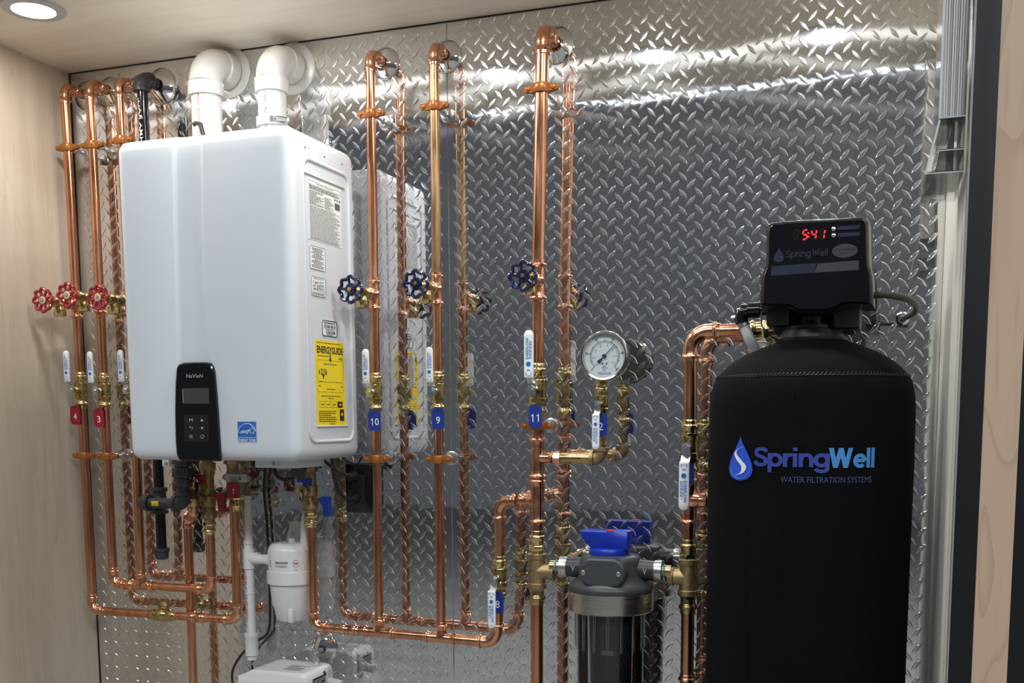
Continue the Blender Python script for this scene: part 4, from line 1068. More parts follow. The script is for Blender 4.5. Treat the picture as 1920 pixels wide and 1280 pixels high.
# ------------------------------------------------------------------ service valves under the heater
def service_valve(x, y, ztop, zbot, label, col, small_px, cap_px, hand_px, left=True):
    t = thing('service_valve', label, 'valve', V((x, y, zbot)), 'service valves under the heater'); H = ztop - zbot
    c = V((x, y, zbot))
    g = G().lathe(c, Z, [(0, .0125), (.016, .0135), (.018, .0165), (.045, .0165), (.047, .0150), (.050, .0180), (.074, .0180), (.076, .0150), (.090, .0150), (H * .74, .0150), (H * .75, .0170), (H - .016, .0170), (H - .014, .0140), (H, .0135)], 24)
    hexnut(g, c + Z * (H - .034), Z, .0205, .020); hexnut(g, c + Z * .020, Z, .0185, .016)
    hp = at(*cap_px, y - .045); o = V((x, y, hp.z))
    dr = (hp - o).normalized()
    g.cyl(o, o + dr * (hp - o).length * .8, .0095, 16)
    g.cyl(o + V((0, 0, -.03)), o + V((.0, -.03, -.03)), .008, 12)
    g.build('body', 'brass_cast', t)
    cp = G().lathe(hp - dr * .010, dr, [(0, .0120), (.001, .0140), (.009, .0140), (.010, .0125)], 20); cp.build('cap', 'brass', t)
    G().tube([hp + dr * .001 + V((math.sin(q) * .007, -.004 * math.sin(q), -.010 - math.cos(q) * .013)) for q in [2 * PI * k / 16 for k in range(16)]], .0016, 6, True).build('strap', 'rubber', t)
    x0, y0, x1, y1 = small_px; yy = y - .040; a = at(x0, y0, yy); b = at(x1, y1, yy)
    zm = a.z - (a.z - b.z) * .55
    G().box((a.x, yy - .005, zm), (b.x, yy + .004, a.z), .0015).box((a.x + (b.x - a.x) * .40, yy - .004, b.z), (b.x - .001, yy + .004, zm + .002), .0012).build('drain_lever', col, t)
    x0, y0, x1, y1 = hand_px; yy = y - .040; a = at(x0, y0, yy); b = at(x1, y1, yy); w = b.x - a.x
    poly = [(a.x, a.z - w * .30), (a.x + w * .35, b.z + (a.z - b.z) * .52), (a.x + w * .42, b.z), (b.x, b.z), (b.x, a.z), (a.x + w * .3, a.z)]
    G().prism(poly, (0, yy, 0), X, Z, -.005, .005, .0015).build('handle', col, t)
    G().cyl((a.x + w * .25, yy + .002, a.z - w * .35), (x, y, a.z - w * .35), .006, 12).build('handle_stem', 'brass', t)
    return t
M['handle_red'] = mat('red_vinyl', (.28, .008, .016), 0, .35); M['handle_blue'] = mat('blue_vinyl', (.010, .045, .30), 0, .35)
service_valve(m3.x, YB, hz0 - .002, at(396, 985, YB).z, 'heater outlet valve with two red handles, left of tag 1', 'handle_red', (367, 889, 385, 906), (366, 913), (401, 922, 423, 959))
service_valve(ca_.x, -.076, hz0 - .002, at(588, 968, -.076).z, 'heater inlet valve with two blue handles', 'handle_blue', (558, 895.5, 584, 911), (565, 920.5), (598, 930, 620, 968))
for (o, u) in ((m3, 396), (ca_, 588.5)):
    pass
g = G(); a = V((m3.x, m3.y, at(396, 984, YB).z)); collar(g, a, -Z, r34, .024, 1.14); hexnut(g, a - Z * .002, Z, .0155, .010)
tag(g.build('press_adapter', 'brass_bright'), 'bright brass adapter below the red handled valve', 'fitting', 'brass adapters below the service valves')
g = G(); a = V((ca_.x, ca_.y, at(588, 968, -.076).z)); collar(g, a, -Z, r34, .026, 1.14); hexnut(g, a - Z * .002, Z, .0155, .010)
tag(g.build('press_adapter', 'brass_bright'), 'bright brass adapter below the blue handled valve', 'fitting', 'brass adapters below the service valves')
# valve 1, pale lever lying across
v1 = V((e4.x, YA, at(444, 893, YA).z))
t = thing('gas_style_valve', 'brass valve with pale grey crosswise lever behind red tag 1', 'valve', V((e4.x, YA, at(444, 936, YA).z)))
t.name = 'cross_lever_valve'
zt_ = hz0 - .002
g = G().lathe(V((v1.x, YA, at(444, 936, YA).z)), Z, [(0, .0125), (.010, .0140), (.014, .0165), (.040, .0165), (.044, .0135), (.060, .0135), (zt_ - at(444, 936, YA).z, .0150)], 20)
hexnut(g, V((v1.x, YA, zt_ - .018)), Z, .0205, .016); g.cyl(v1, v1 - Y * .034, .007, 12); g.build('body', 'brass_cast', t)
a = at(421.5, 888.5, YA - .04); b = at(463, 904.5, YA - .04)
lv = G().prism(rrect(b.x - a.x, a.z - b.z, .0065, 4, (a.x + b.x) / 2, (a.z + b.z) / 2), (0, YA - .038, 0), X, Z, -.002, .003, .001).build('lever', 'pale_lever', t)
g = fine_lines(G(), V(((a.x + b.x) / 2 - .004, YA - .0415, (a.z + b.z) / 2)), X, Z, .024, .010, 4, 21, .5, .5); g.quad(V(((a.x + b.x) / 2 + .012, YA - .0415, (a.z + b.z) / 2)), X, Z, .007, .009); g.build('print', 'teal_print', lv, 0)
a = at(466, 897, YA - .03); G().lathe(a + Y * .008, -Y, [(0, .004), (.010, .004), (.011, .008), (.016, .008)], 6).build('lever_nut', 'steel', t)
number_tag((427, 903, 448, 934), YA - .047, '1', 'red tag reading 1 under the heater', 'tag_red', -3)

# ------------------------------------------------------------------ white drain piping, neutraliser, pump
YD = -.050
da = at(461, 930, YD); dt = at(467, 1046, YD); db = V((da.x, YD, at(461, 1195, YD).z)); rd = .0122
t = thing('drain_pipe', 'thin white plastic drain pipe with red print standing left of the neutraliser', 'pipe', db)
da = V((at(462.5, 930, YD).x, YD, da.z)); dx = da.x; dtc = V((dx, YD, dt.z))
pipe(t, dtc, da, rd, 'grey_pvc'); pipe(t, V((dx, YD, at(463, 1235, YD).z)), dtc, rd, 'grey_pvc')
G().lathe(da - Z * .004, Z, [(0, rd * 1.02), (.0, rd * 1.16), (.005, rd * 1.16), (.005, .006)], 20).build('end_ring', 'grey_pvc', t)
g = G().lathe(dtc - Z * .026, Z, [(0, rd * 1.28), (.048, rd * 1.28), (.050, rd)], 20); g.lathe(dtc, X, [(0, rd * 1.2), (.030, rd * 1.28), (.031, rd)], 20); g.build('tee', 'white_pvc', t)
cn = at(466, 1208, YD); cn.x = dx
G().lathe(cn - Z * .026, Z, [(0, rd * 1.15), (0, rd * 1.35), (.046, rd * 1.35), (.048, rd * 1.48), (.056, rd * 1.48), (.057, rd)], 20).build('coupling', 'white_pvc', t)
for v_ in (1019, 1112, 1196): G().lathe(V((dx, YD, at(464, v_, YD).z)), Z, [(0, rd), (.0, rd * 1.12), (.003, rd * 1.12), (.003, rd)], 20, False).build('joint_ring', 'white_pvc', t)
for (s, va, vb) in (('XXV D2665 PVC', 936, 1012), ('1/2 IN ASTM D1785 PVC 12 28 40', 1078, 1186)):
    za = at(460, va, YD).z; zb2 = at(460, vb, YD).z
    def f(p, q): b = -.15 + q / rd; return V((dx + math.sin(b) * (rd + .0006), YD - math.cos(b) * (rd + .0006), (za + zb2) / 2 + p))
    G().text(s, (0, 0, 0), X, Z, za - zb2, .0050, .0, f).build('lettering', 'red_print', t, 0)
# neutraliser canister
YN = -.058
cl, cr = at(509.5, 1060, YN).x, at(582, 1060, YN).x; nx = (cl + cr) / 2; rn = (cr - cl) / 2
def nz(v): return at(545, v, YN - rn * .6).z
t = thing('condensate_neutraliser', 'white plastic canister with black and red print hanging under the heater', 'canister', V((nx, YN, nz(1168))))
G().lathe((nx, YN, nz(1076)), Z, [(0, rn), (nz(1034) - nz(1076), rn), (nz(1028) - nz(1076), rn * .96), (nz(1021) - nz(1076), rn * .80), (nz(1019) - nz(1076), rn * .5)], 32).build('top', 'white_pvc', t)
G().lathe((nx, YN, nz(1096)), Z, [(0, rn * .98), (.001, rn * 1.07), (nz(1072) - nz(1096), rn * 1.07), (nz(1071) - nz(1096), rn)], 32).build('collar', 'white_pvc', t)
hb = nz(1096) - nz(1166)
G().lathe((nx, YN, nz(1166)), Z, [(0, rn * .62), (.006, rn * .72), (hb * .35, rn * .80), (hb * .45, rn * .88), (hb, rn * .96)], 28).build('bowl', 'grey_pvc', t)
G().box((nx + rn * .25, YN - rn * .82, nz(1166)), (nx + rn * .50, YN - rn * .55, nz(1140)), .003).build('rib', 'grey_pvc', t)
pipe(t, V((dx + .025, YN, dt.z)), V((nx - rn * .8, YN, dt.z)), .0125, 'white_pvc', 'inlet')
G().lathe(V((nx - rn * 1.18, YN, dt.z)), X, [(0, .0125), (.0, .0150), (rn * .4, .0150)], 20).build('inlet_collar', 'white_pvc', t)
G().lathe((nx + .004, YN, nz(1020)), Z, [(0, .0085), (.010, .0085), (.011, .005)], 14).build('vent_cap', 'white_pvc', t)
sx = at(572, 990, YN).x
G().lathe((sx, YN, nz(1026)), Z, [(0, .0135), (nz(1012) - nz(1026), .0135), (nz(1010) - nz(1026), .0125), (nz(992) - nz(1026), .0118), (nz(968) - nz(1026), .0075), (nz(962) - nz(1026), .005)], 20).build('spout', 'white_pvc', t)
g = G(); gr_ = G()
def cf(al0, z0):
    def f(p, q): b = al0 + p / rn; return V((nx + math.sin(b) * (rn + .0006), YN - math.cos(b) * (rn + .0006), z0 + q))
    return f
g.text('RENOVION', (0, 0, 0), X, Z, .032, .0058, .02, cf(.12, nz(1053.5))); g.text('CXXX002212', (0, 0, 0), X, Z, .032, .0052, .0, cf(.10, nz(1060)))
fb = cf(.77, nz(1055)); ring = [fb(math.cos(q) * .0075, math.sin(q) * .0085) for q in [2 * PI * k / 24 for k in range(24)]]; g.tube(ring, .0004, 4, True)
g.text('C US', (0, 0, 0), X, Z, .010, .004, .0, cf(1.5, nz(1054))); g.text('MODEL', (0, 0, 0), X, Z, .009, .0025, .0, cf(.77, nz(1067))); g.text('IE', (0, 0, 0), X, Z, .004, .016, .0, cf(-.5, nz(1056)))
g.build('lettering', 'black_print', t, 0)
gr_.text('H', (0, 0, 0), X, Z, .008, .005, .1, cf(.77, nz(1055))); gr_.build('red_mark', 'red_print', t, 0)
# bracket on the wall behind the canister
a = at(551, 1000, -.004)
t = thing('wall_bracket', 'small grey wall bracket behind the white canister', 'bracket', a - Z * .03)
G().prism([(-.026, -.035), (.022, -.035), (.022, .03), (.012, .034), (-.006, .03)], a, X, Z, 0, .004).build('plate', 'grey_pvc', t)
G().lathe(a - Y * .0038, -Y, [(0, .006), (.003, .005)], 12).build('screw', 'steel', t)
# condensate pump
YP = -.115
pl_, pr_ = at(443, 1278, YP - .06).x, at(576, 1278, YP - .06).x; pz1 = at(520, 1247, YP).z
t = thing('condensate_pump', 'white condensate pump box with rounded lid at the bottom left', 'pump', V(((pl_ + pr_) / 2, YP, pz1 - .14)))
pg = []
for (x_, z_) in ((0, 0), (1, 0), (1, .60), (.985, .86), (.955, .97), (.90, 1.0), (.30, 1.0), (.20, .96), (.10, .74), (.0, .62)):
    pg.append((pl_ + (pr_ - pl_) * x_, pz1 - .052 + .052 * z_))
G().prism(pg, (0, YP, 0), X, Z, -.06, .06, .008).build('lid', 'white_pvc', t, 50)
G().box((pl_ - .006, YP - .066, pz1 - .14), (pr_ + .004, YP + .062, pz1 - .053), .004).build('reservoir', 'white_pvc', t)
G().box((pl_ + .02, YP + .055, pz1 - .13), (pr_ - .02, -.003, pz1 - .10), .002).build('mounting_bracket', 'steel', t)
a = V((pr_ + .0006, YP + .002, pz1 - .034)); G().quad(a, Y, Z, .075, .034).build('side_label', 'black_print', t, 0)
fine_lines(G(), a + X * .0006, Y, Z, .065, .026, 6, 31, .3, .5).build('label_print', 'white_print', t, 0)
g = fine_lines(G(), V((pl_ + (pr_ - pl_) * .70, YP - .01, pz1 + .0006)), X, Y, .05, .05, 5, 32, .35, .6); g.build('lid_print', 'black_print', t, 0)
# chrome plate with clear tube and its fitting
pw = at(610, 1214, 0)
escutcheon(pw, 'round chrome wall plate with clear tube at bottom, right of the pump', .036, .009, .014)
a0 = V((pw.x, -.004, pw.z)); a1 = V((pw.x - .006, -.05, pw.z - .010)); a2 = at(594, 1240, -.085); a3 = at(589, 1265, -.09); a4 = V((a3.x, a3.y, a3.z - .05))
t = thing('clear_drain_tube', 'clear plastic tube curving from the chrome wall plate down beside the pump', 'tube', a4)
G().tube(spline([a0, a1, a2, a3, a4], 8), .0075, 14).build('tube', 'clear_tube', t)
G().lathe(a0 - Y * .010, Y, [(-.008, .0085), (.0, .0105), (.008, .0105)], 16, False).build('bushing', 'rubber', t)
f0 = at(611, 1262, -.085)
t = thing('tube_fitting', 'small grey metal fitting standing beside the pump at the bottom edge', 'fitting', f0 - Z * .05)
G().box(f0 + V((-.010, -.008, -.05)), f0 + V((.010, .008, .012)), .003).build('block', 'pale_lever', t)
G().lathe(f0 - Y * .008 + Z * .002, -Y, [(0, .006), (.004, .0055)], 12).build('screw', 'black_iron', t)
G().cyl(f0 + V((.008, 0, -.02)), f0 + V((.045, .0, -.025)), .011, 14).build('port', 'pale_lever', t)

# ------------------------------------------------------------------ cables and outlet box under the heater
oa, ob = at(647, 869, -.03), at(700, 962, -.03)
t = thing('outlet_box', 'black electrical outlet box on the wall under the right corner of the heater', 'outlet', V(((oa.x + ob.x) / 2, -.01, ob.z)))
G().box((oa.x, -.030, ob.z), (ob.x, -.0015, oa.z), .004).build('box', 'black_plastic', t)
cxm, czm = (oa.x + ob.x) / 2, (oa.z + ob.z) / 2
G().prism(rrect(ob.x - oa.x - .004, oa.z - ob.z - .004, .003, 3), (cxm, -.0302, czm), X, Z, -.001, .002, .0008).build('cover_frame', 'black_gloss', t)
G().box((cxm - .017, -.0345, czm - .034), (cxm + .017, -.031, czm + .034), .001).build('receptacle', 'black_plastic', t)
for s, px in ((1, (660, 893)), (-1, (662, 935))):
    a = at(*px, -.045); t2 = G().lathe((a.x, -.034, a.z), -Y, [(0, .014), (.012, .013), (.026, .008)], 14)
    q = tag(t2.build('plug', 'rubber'), 'upper black plug in the outlet box under the heater' if s > 0 else 'lower black plug in the outlet box under the heater', 'plug', 'black plugs in the outlet box')
def cable(px, label, r=.0042, m='rubber'):
    pts = [at(u, v, y) for u, v, y in px]
    return tag(G().tube(spline(pts, 8), r, 10).build('cable', m), label, 'cable')
cable([(606, 861, -.13), (618, 872, -.11), (640, 886, -.09), (658, 893, -.062)], 'black cable from the heater bottom to the upper plug of the outlet box')
cable([(622, 856, -.15), (624, 880, -.13), (632, 912, -.11), (646, 932, -.09), (660, 935, -.062)], 'black cable from the heater bottom to the lower plug of the outlet box')
cable([(514, 878, -.20), (520, 893, -.20), (538, 900, -.20), (556, 892, -.20), (566, 880, -.20)], 'black cable looping under the white bottom cover of the heater')
a = at(566, 868, -.20); b = at(560, 884, -.225)
tag(G().cyl(a + Z * .01, b, .016, 18).lathe(b, (b - a), [(0, .017), (.006, .018), (.006, .012)], 18).build('cable_bushing', 'black_plastic'), 'short black threaded cable bushing under the heater', 'bushing')
cable([(497, 870, -.015), (495, 920, -.012), (500, 975, -.012), (504, 1050, -.012), (506, 1130, -.012), (503, 1183, -.015), (478, 1204, -.03), (452, 1228, -.04), (436, 1258, -.045), (437, 1290, -.05)], 'thin black cord running down the plate behind the drain pipe to the pump', .0032)
cable([(607, 862, -.10), (600, 876, -.09), (604, 866, -.06), (606, 857, -.05)], 'short black wire tucked beside the inlet valve', .003)

# ------------------------------------------------------------------ cartridge filter
YF = -.108; fc = at(1145.5, 1066, YF); fx = fc.x
def fz(v): return at(1146, v, YF).z
RF = .092
t = thing('filter_housing', 'dark grey water filter housing with blue knob and clear bowl', 'water filter', V((fx, YF, .70)))
zr1, zr0 = fz(1104), fz(1142)
pts = [(0, RF * .98), (.004, RF * 1.0), (.012, RF * .98), (.018, RF * .90), (.026, RF * .80), (.036, RF * .745), (fz(1050) - zr1, RF * .72), (fz(1044) - zr1, RF * .70), (fz(1040) - zr1, RF * .64), (fz(1038) - zr1, RF * .5)]
G().lathe((fx, YF, zr1), Z, pts, 48).build('head', 'slate', t)
# ports
for s in (-1, 1):
    p0 = V((fx, YF, fc.z))
    pp = G().lathe(p0 + X * s * RF * .62, X * s, [(0, .024), (.030, .0215), (.036, .0212), (.048, .0212)], 24).build('port', 'slate_dark', t)
    G().lathe(p0 + X * s * (RF * .62 + .040), X * s, [(0, .0214), (.0, .0228), (.001, .0232), (.016, .0232), (.017, .0205), (.017, .013)], 28, False).build('steel_ring', 'brushed', t)
    g = G().cyl(p0 + X * s * (RF * .62 + .045), p0 + X * s * ((T7.x - fx if s > 0 else fx - T11.x) - .034), .0130, 18); g.build('nipple', 'brass', t)
    ex = (T7.x - .048) if s > 0 else (T11.x + .048)
    G().lathe((ex - .0015, YF, fc.z), X, [(0, .0150), (.003, .0150)], 18).build('sealant', 'sealant', t)
    a = p0 + X * s * (RF * .62 + .022) - Y * .0228
    G().prism([(-.004, .006), (0, -.006), (.004, .006), (.0025, .006), (0, -.0025), (-.0025, .006)], a, X, Z, -.001, .0006).build('arrow_mark', 'grey_print', t, 0)
# front cover plate
ca0, cw, ch = fr(1086, 1047, 1173, 1100, YF - RF * .80)
cv_ = G().prism(rrect(cw, ch, ch * .49, 8), V((fx + (ca0.x - fx), YF - RF * .55, ca0.z)), X, Z, 0, RF * .33, .004).build('cover_plate', 'slate', t, 30)
for u, v in ((1093, 1073.5), (1159, 1076.5)):
    a = at(u, v, YF - RF * .885); G().lathe(a + Y * .001, -Y, [(0, .0052), (.0012, .005), (.002, .003)], 14).build('screw', 'steel', cv_)
# steel ring
G().lathe((fx, YF, zr0), Z, [(0, RF * .90), (0, RF * .975), (.002, RF * 1.0), (zr1 - zr0 - .001, RF * 1.0), (zr1 - zr0, RF * .96)], 56, False).build('lock_ring', 'brushed', t)
# knob
kz = fz(1035)
kb = G().lathe((fx - .004, YF, kz - .004), Z, [(0, .0430), (.002, .0436), (.010, .0430), (.014, .0410), (.015, .030)], 36).build('knob', 'blue_plastic', t)
zk0, zk1 = kz + .008, at(1130, 995, YF - .02).z
xl, xr = at(1087, 995, YF - .02).x, at(1177.5, 995, YF - .02).x
g = G().prism([(xl + .030, zk0), (xr - .001, zk0), (xr, zk1 - .001), (xr - .002, zk1), (xl + .001, zk1), (xl, zk1 - .006), (xl + .012, zk0 + .012)], (0, YF, 0), X, Z, -.020, .020, .002)
g.build('handle', 'blue_plastic', kb, 50)
G().box((fx - .006, YF - .021, zk1 - .0006), (fx + .010, YF + .0, zk1 + .0012)).build('red_mark', 'red_print', kb, 0)
# clear bowl with ribs and cartridge
Rb = RF * .79
G().lathe((fx, YF, .72), Z, [(0, Rb * .85), (.02, Rb * .98), (zr0 + .004 - .72, Rb), (zr0 + .004 - .72, Rb - .004), (.024, Rb * .98 - .004), (.004, Rb * .82)], 48).build('bowl', 'clear_sump', t)
for k in range(16):
    q = 2 * PI * k / 16 + .16; d = V((math.sin(q), -math.cos(q), 0)); o = V((fx, YF, 0)) + d * (Rb + .0028)
    G().cyl(o + Z * fz(1212), o + Z * (zr0 + .002), .0028, 8, .0034).build('rib', 'clear_sump', t)
G().lathe((fx, YF, .735), Z, [(0, Rb * .80), (zr0 - .738, Rb * .80)], 40).build('cartridge', 'carbon', t)
g = G(); n = 44; Rn = Rb * .80 + .0008
for s in (-1, 1):
    for k in range(n):
        pts = []
        for i in range(13):
            q = 2 * PI * k / n + s * i * .115; pts.append(V((fx + math.sin(q) * Rn, YF - math.cos(q) * Rn, zr0 + .004 - i * .0165 - .002 * (i % 2))))
        if True: g.tube(pts, .00050, 3)
nt_ = g.build('net_sleeve', 'net', t); nt_['kind'] = 'stuff'
a, w, h = fr(1128, 1219.5, 1151, 1229, YF - Rn)
G().prism([(-w / 2, -h / 2), (w / 2, -h / 2), (w / 2, h / 2), (-w / 2, h / 2)], V((a.x, YF - Rn - .0012, a.z)), X, Z, -.0008, .0006).build('cartridge_label', 'teal_print', t, 0)

# ------------------------------------------------------------------ black mineral tank with control head
YT = -.275
tl, tr = at(1326.5, 900, YT).x, at(1716.5, 900, YT).x; tx = (tl + tr) / 2; RT = (tr - tl) / 2 * .985
def tz(v, dy=0): return at(1522, v, YT + dy).z
t = thing('filter_tank', 'tall black jacketed water filter tank with blue logo and control head', 'water tank', V((tx, YT, 0)))
zs = tz(744)
prof = [(0, RT * .96), (.03, RT * .985), (.3, RT * .985), (zs - .28, RT * .995), (zs - .12, RT), (zs - .02, RT * .995), (zs + .005, RT * .982), (zs + .026, RT * .955), (zs + .036, RT * .925), (zs + .052, RT * .845), (zs + .064, RT * .77), (zs + .078, RT * .64), (zs + .086, RT * .54), (zs + .096, RT * .40), (zs + .104, RT * .30)]
G().lathe((tx, YT, 0), Z, prof, 64).build('jacket', 'fabric', t, 60)
zse = zs + .034
G().lathe((tx, YT, zse), Z, [(-.0015, RT * .93), (-.0008, RT * .938), (.0008, RT * .934), (.0015, RT * .92)], 64, False).build('seam', 'black_paint', t)
g = G()
for k in range(150):
    q = 2 * PI * k / 150; d = V((math.sin(q), -math.cos(q), 0)); n = V((math.cos(q), math.sin(q), 0))
    o = V((tx, YT, zse + .0016)) + d * RT * .929
    g.tube([o - n * .0028 + Z * -.0022 + d * .001, o + d * .0016, o + n * .0028 + Z * .0028 - d * .0022], .0009, 4)
sm = g.build('stitching', 'rubber', t); sm['kind'] = 'stuff'
# folds of the jacket fabric: two low vertical ridges
for (ua, ub, v0, v1) in ((1490, 1452, 730, 1150), (1400, 1400, 960, 1290)):
    pts = []
    for i in range(13):
        k = i / 12; v = v0 + (v1 - v0) * k; al, z = atcyl(ua + (ub - ua) * k, v, tx, YT, RT * .993); pts.append(V((tx + math.sin(al) * RT * .988, YT - math.cos(al) * RT * .988, z)))
    G().tube(pts, [.0005] + [.0024] * 11 + [.0005], 6).build('fold', 'fabric', t)
GLYPH = {
    'S': (.92, [[(.82, 1.07), (.71, 1.25), (.46, 1.30), (.21, 1.22), (.13, 1.02), (.22, .84), (.46, .73), (.71, .60), (.80, .38), (.70, .19), (.45, .12), (.18, .19), (.06, .40)]], 1),
    'p': (.96, [[(.13, 1.0), (.13, -.42)], 'B.48'], 0), 'r': (.60, [[(.13, 0), (.13, 1)], [(.13, .52), (.22, .78), (.40, .88), (.58, .87)]], 0),
    'i': (.34, [[(.13, 0), (.13, 1)], [(.13, 1.16), (.13, 1.43)]], 0), 'n': (.92, [[(.13, 0), (.13, 1)], [(.13, .52), (.23, .79), (.46, .88), (.68, .78), (.75, .52), (.75, 0)]], 0),
    'g': (.94, [[(.78, 1.0), (.78, .0), (.72, -.22), (.46, -.30), (.20, -.24), (.10, -.10)], 'B.43'], 0),
    'W': (1.64, [], 0), 'e': (.92, [[(.10, .52), (.80, .52)], 'E.45'], 0), 'l': (.34, [[(.13, 0), (.13, 1.42)]], 0)}
def stroke(g, pts, wd, fn):
    P = [V((a, b)) for a, b in pts]; n = len(P); L_, R_ = [], []
    for i in range(n):
        d0 = (P[i] - P[max(i - 1, 0)]); d1 = (P[min(i + 1, n - 1)] - P[i])
        d0 = (d0 if d0.length else d1).normalized(); d1 = (d1 if d1.length else d0).normalized()
        m = V((-(d0 + d1).y, (d0 + d1).x)); m = m.normalized() if m.length > 1e-6 else V((-d0.y, d0.x))
        k = min(1 / max(.35, m.dot(V((-d0.y, d0.x)))), 1.7)
        L_.append(P[i] + m * wd / 2 * k); R_.append(P[i] - m * wd / 2 * k)
    g.add([fn(*p) for p in L_] + [fn(*p) for p in R_], [(i, i + 1, n + i + 1, n + i) for i in range(n - 1)])
def logo_word(g, word, w, h, fn, wd=.27):
    tot = sum(GLYPH[c][0] for c in word) - .08; lo = -.44 if any(c in 'pg' for c in word) else -.02; hi = 1.45
    x = 0; sx = w / tot; sy = h / (hi - lo)
    f = lambda p, q: fn((p - tot / 2) * sx, (q - (lo + hi) / 2) * sy)
    for c in word:
        adv, parts, curve = GLYPH[c]
        if c == 'W':
            for xa, xb in ((.15, .45), (.79, .45), (.79, 1.11), (1.43, 1.11)):
                g.add([f(x + xa - .155, 1.42), f(x + xb - .155, 0), f(x + xb + .155, 0), f(x + xa + .155, 1.42)], [(0, 1, 2, 3)])
        for k, pr in enumerate(parts):
            if isinstance(pr, str):
                cx = float(pr[1:]); a1 = 360 if pr[0] == 'B' else 318
                pts = [(cx + .345 * math.cos(math.radians(a1 * i / 28)), .5 + .385 * math.sin(math.radians(a1 * i / 28))) for i in range(29)]
            elif len(pr) > 5 or (c in 'rng' and len(pr) > 2): pts = [(p.x, p.y) for p in spline([V((a, b, 0)) for a, b in pr], 5)]
            else: pts = pr
            o = .00012 * k
            stroke(g, [(x + a, b) for a, b in pts], wd * .97, lambda p, q, o=o: f(p, q) + V((0, -o, 0)))
        x += adv
    return g
# logo
def tank_rect(u0, v0, u1, v1):
    a0, z0 = atcyl(u0, v0, tx, YT, RT); a1, z1 = atcyl(u1, v1, tx, YT, RT); return (a0 + a1) / 2, (z0 + z1) / 2, abs(a1 - a0) * RT, abs(z0 - z1)
def cyl_fn(al, z, off=.0022):
    def f(p, q): b = al + p / RT; return V((tx + math.sin(b) * (RT + off), YT - math.cos(b) * (RT + off), z + q))
    return f
al, z, w, h = tank_rect(1416, 837, 1553, 887); 
logo_word(G(), 'Spring', w, h, cyl_fn(al, z)).build('lettering', 'spring_blue', t, 0)
al, z, w, h = tank_rect(1554, 838.5, 1637.5, 876.5); logo_word(G(), 'Well', w, h, cyl_fn(al, z)).build('lettering', 'well_blue', t, 0)
al, z, w, h = tank_rect(1464.5, 892.5, 1632.5, 904); G().text('WATER FILTRATION SYSTEMS', (0, 0, 0), X, Z, w, h, .0, cyl_fn(al, z)).build('lettering', 'sub_blue', t, 0)
al, z, w, h = tank_rect(1370, 816.5, 1411.5, 901.5)
def drop(w, h):
    raw = [(math.sin(q) * abs(math.sin(q / 2)) ** 1.9, math.cos(q)) for q in [2 * PI * i / 48 for i in range(48)]]
    mxx = max(p[0] for p in raw); out2 = [(-x / mxx * w / 2, y * h / 2) for x, y in raw]
    return out2
def flat(g, poly, fn): g.add([fn(*p) for p in poly], [tuple(range(len(poly)))])
dp = drop(w, h)
g = G(); flat(g, dp, cyl_fn(al, z, .0020)); dr_ = g.build('drop_logo', 'drop_blue', t, 0)
def ribbon(g, path, fn):
    L_ = [(x - a, y) for x, y, a in path]; R2 = [(x + a, y) for x, y, a in path]; n = len(path)
    g.add([fn(*p) for p in L_] + [fn(*p) for p in R2], [(i, i + 1, n + i + 1, n + i) for i in range(n - 1)])
sp = spline([V((.14 * w * 1.0, .27 * h, .01)), V((-.10 * w, .20 * h, .012)), V((-.20 * w, .10 * h, .05)), V((-.04 * w, -.04 * h, .10)), V((.16 * w, -.18 * h, .10)), V((.08 * w, -.32 * h, .06)), V((-.18 * w, -.385 * h, .012))], 6)
g = G(); ribbon(g, [(p.x, p.y, p.z * w) for p in sp], cyl_fn(al, z, .0025)); g.build('drop_swirl', 'white_print', dr_, 0)
g = G(); arc = [(math.cos(q) * w * .40, -.22 * h + math.sin(q) * h * .24, .012 * w + .02 * w * math.sin((q - PI) )) for q in [PI * 1.02 + PI * .96 * i / 20 for i in range(21)]]
pts = [cyl_fn(al, z, .0025)(x, y) for x, y, a_ in arc]; g.tube(pts, .0009, 4); g.build('drop_highlight', 'well_blue', dr_, 0)
# neck and control head
ht = thing('control_head', 'black control head with red clock digits on top of the black tank', 'control unit', V((tx, YT, zs + .10)))
zn = zs + .098
G().lathe((tx, YT, zn), Z, [(0, .060), (.008, .062), (.009, .056), (.022, .054), (.024, .048), (.030, .048)], 36).build('collar', 'black_plastic', ht)
nk0 = zn + .028
nw = at(1555, 600, YT).x - at(1488, 600, YT).x
G().lathe((tx, YT, nk0 - .004), Z, [(0, nw * .50), (.012, nw * .48), (.055, nw * .47), (.075, nw * .55)], 30).build('neck', 'black_plastic', ht)
hx0, hx1 = at(1440, 600, YT).x, at(1614, 600, YT).x; bz0, bz1 = at(1500, 625, YT).z, at(1500, 560, YT).z
b1 = at(1487, 600, YT - .05).x; b2 = at(1557, 600, YT - .05).x
g = G().box((hx0, YT - .035, bz0 + .012), (b1 - .008, YT + .075, bz1), .004).box((b2 + .004, YT - .045, bz0 + .004), (hx1, YT + .075, bz1), .004).box((hx0 + .01, YT + .005, bz0), (hx1 - .01, YT + .08, bz1), .004)
g.build('valve_body', 'black_plastic', ht)
G().lathe((tx, YT - nw * .45, at(1520, 615, YT).z), -Y, [(0, .012), (.005, .012), (.006, .007), (.003, .006)], 18, False).build('plug', 'black_gloss', ht)
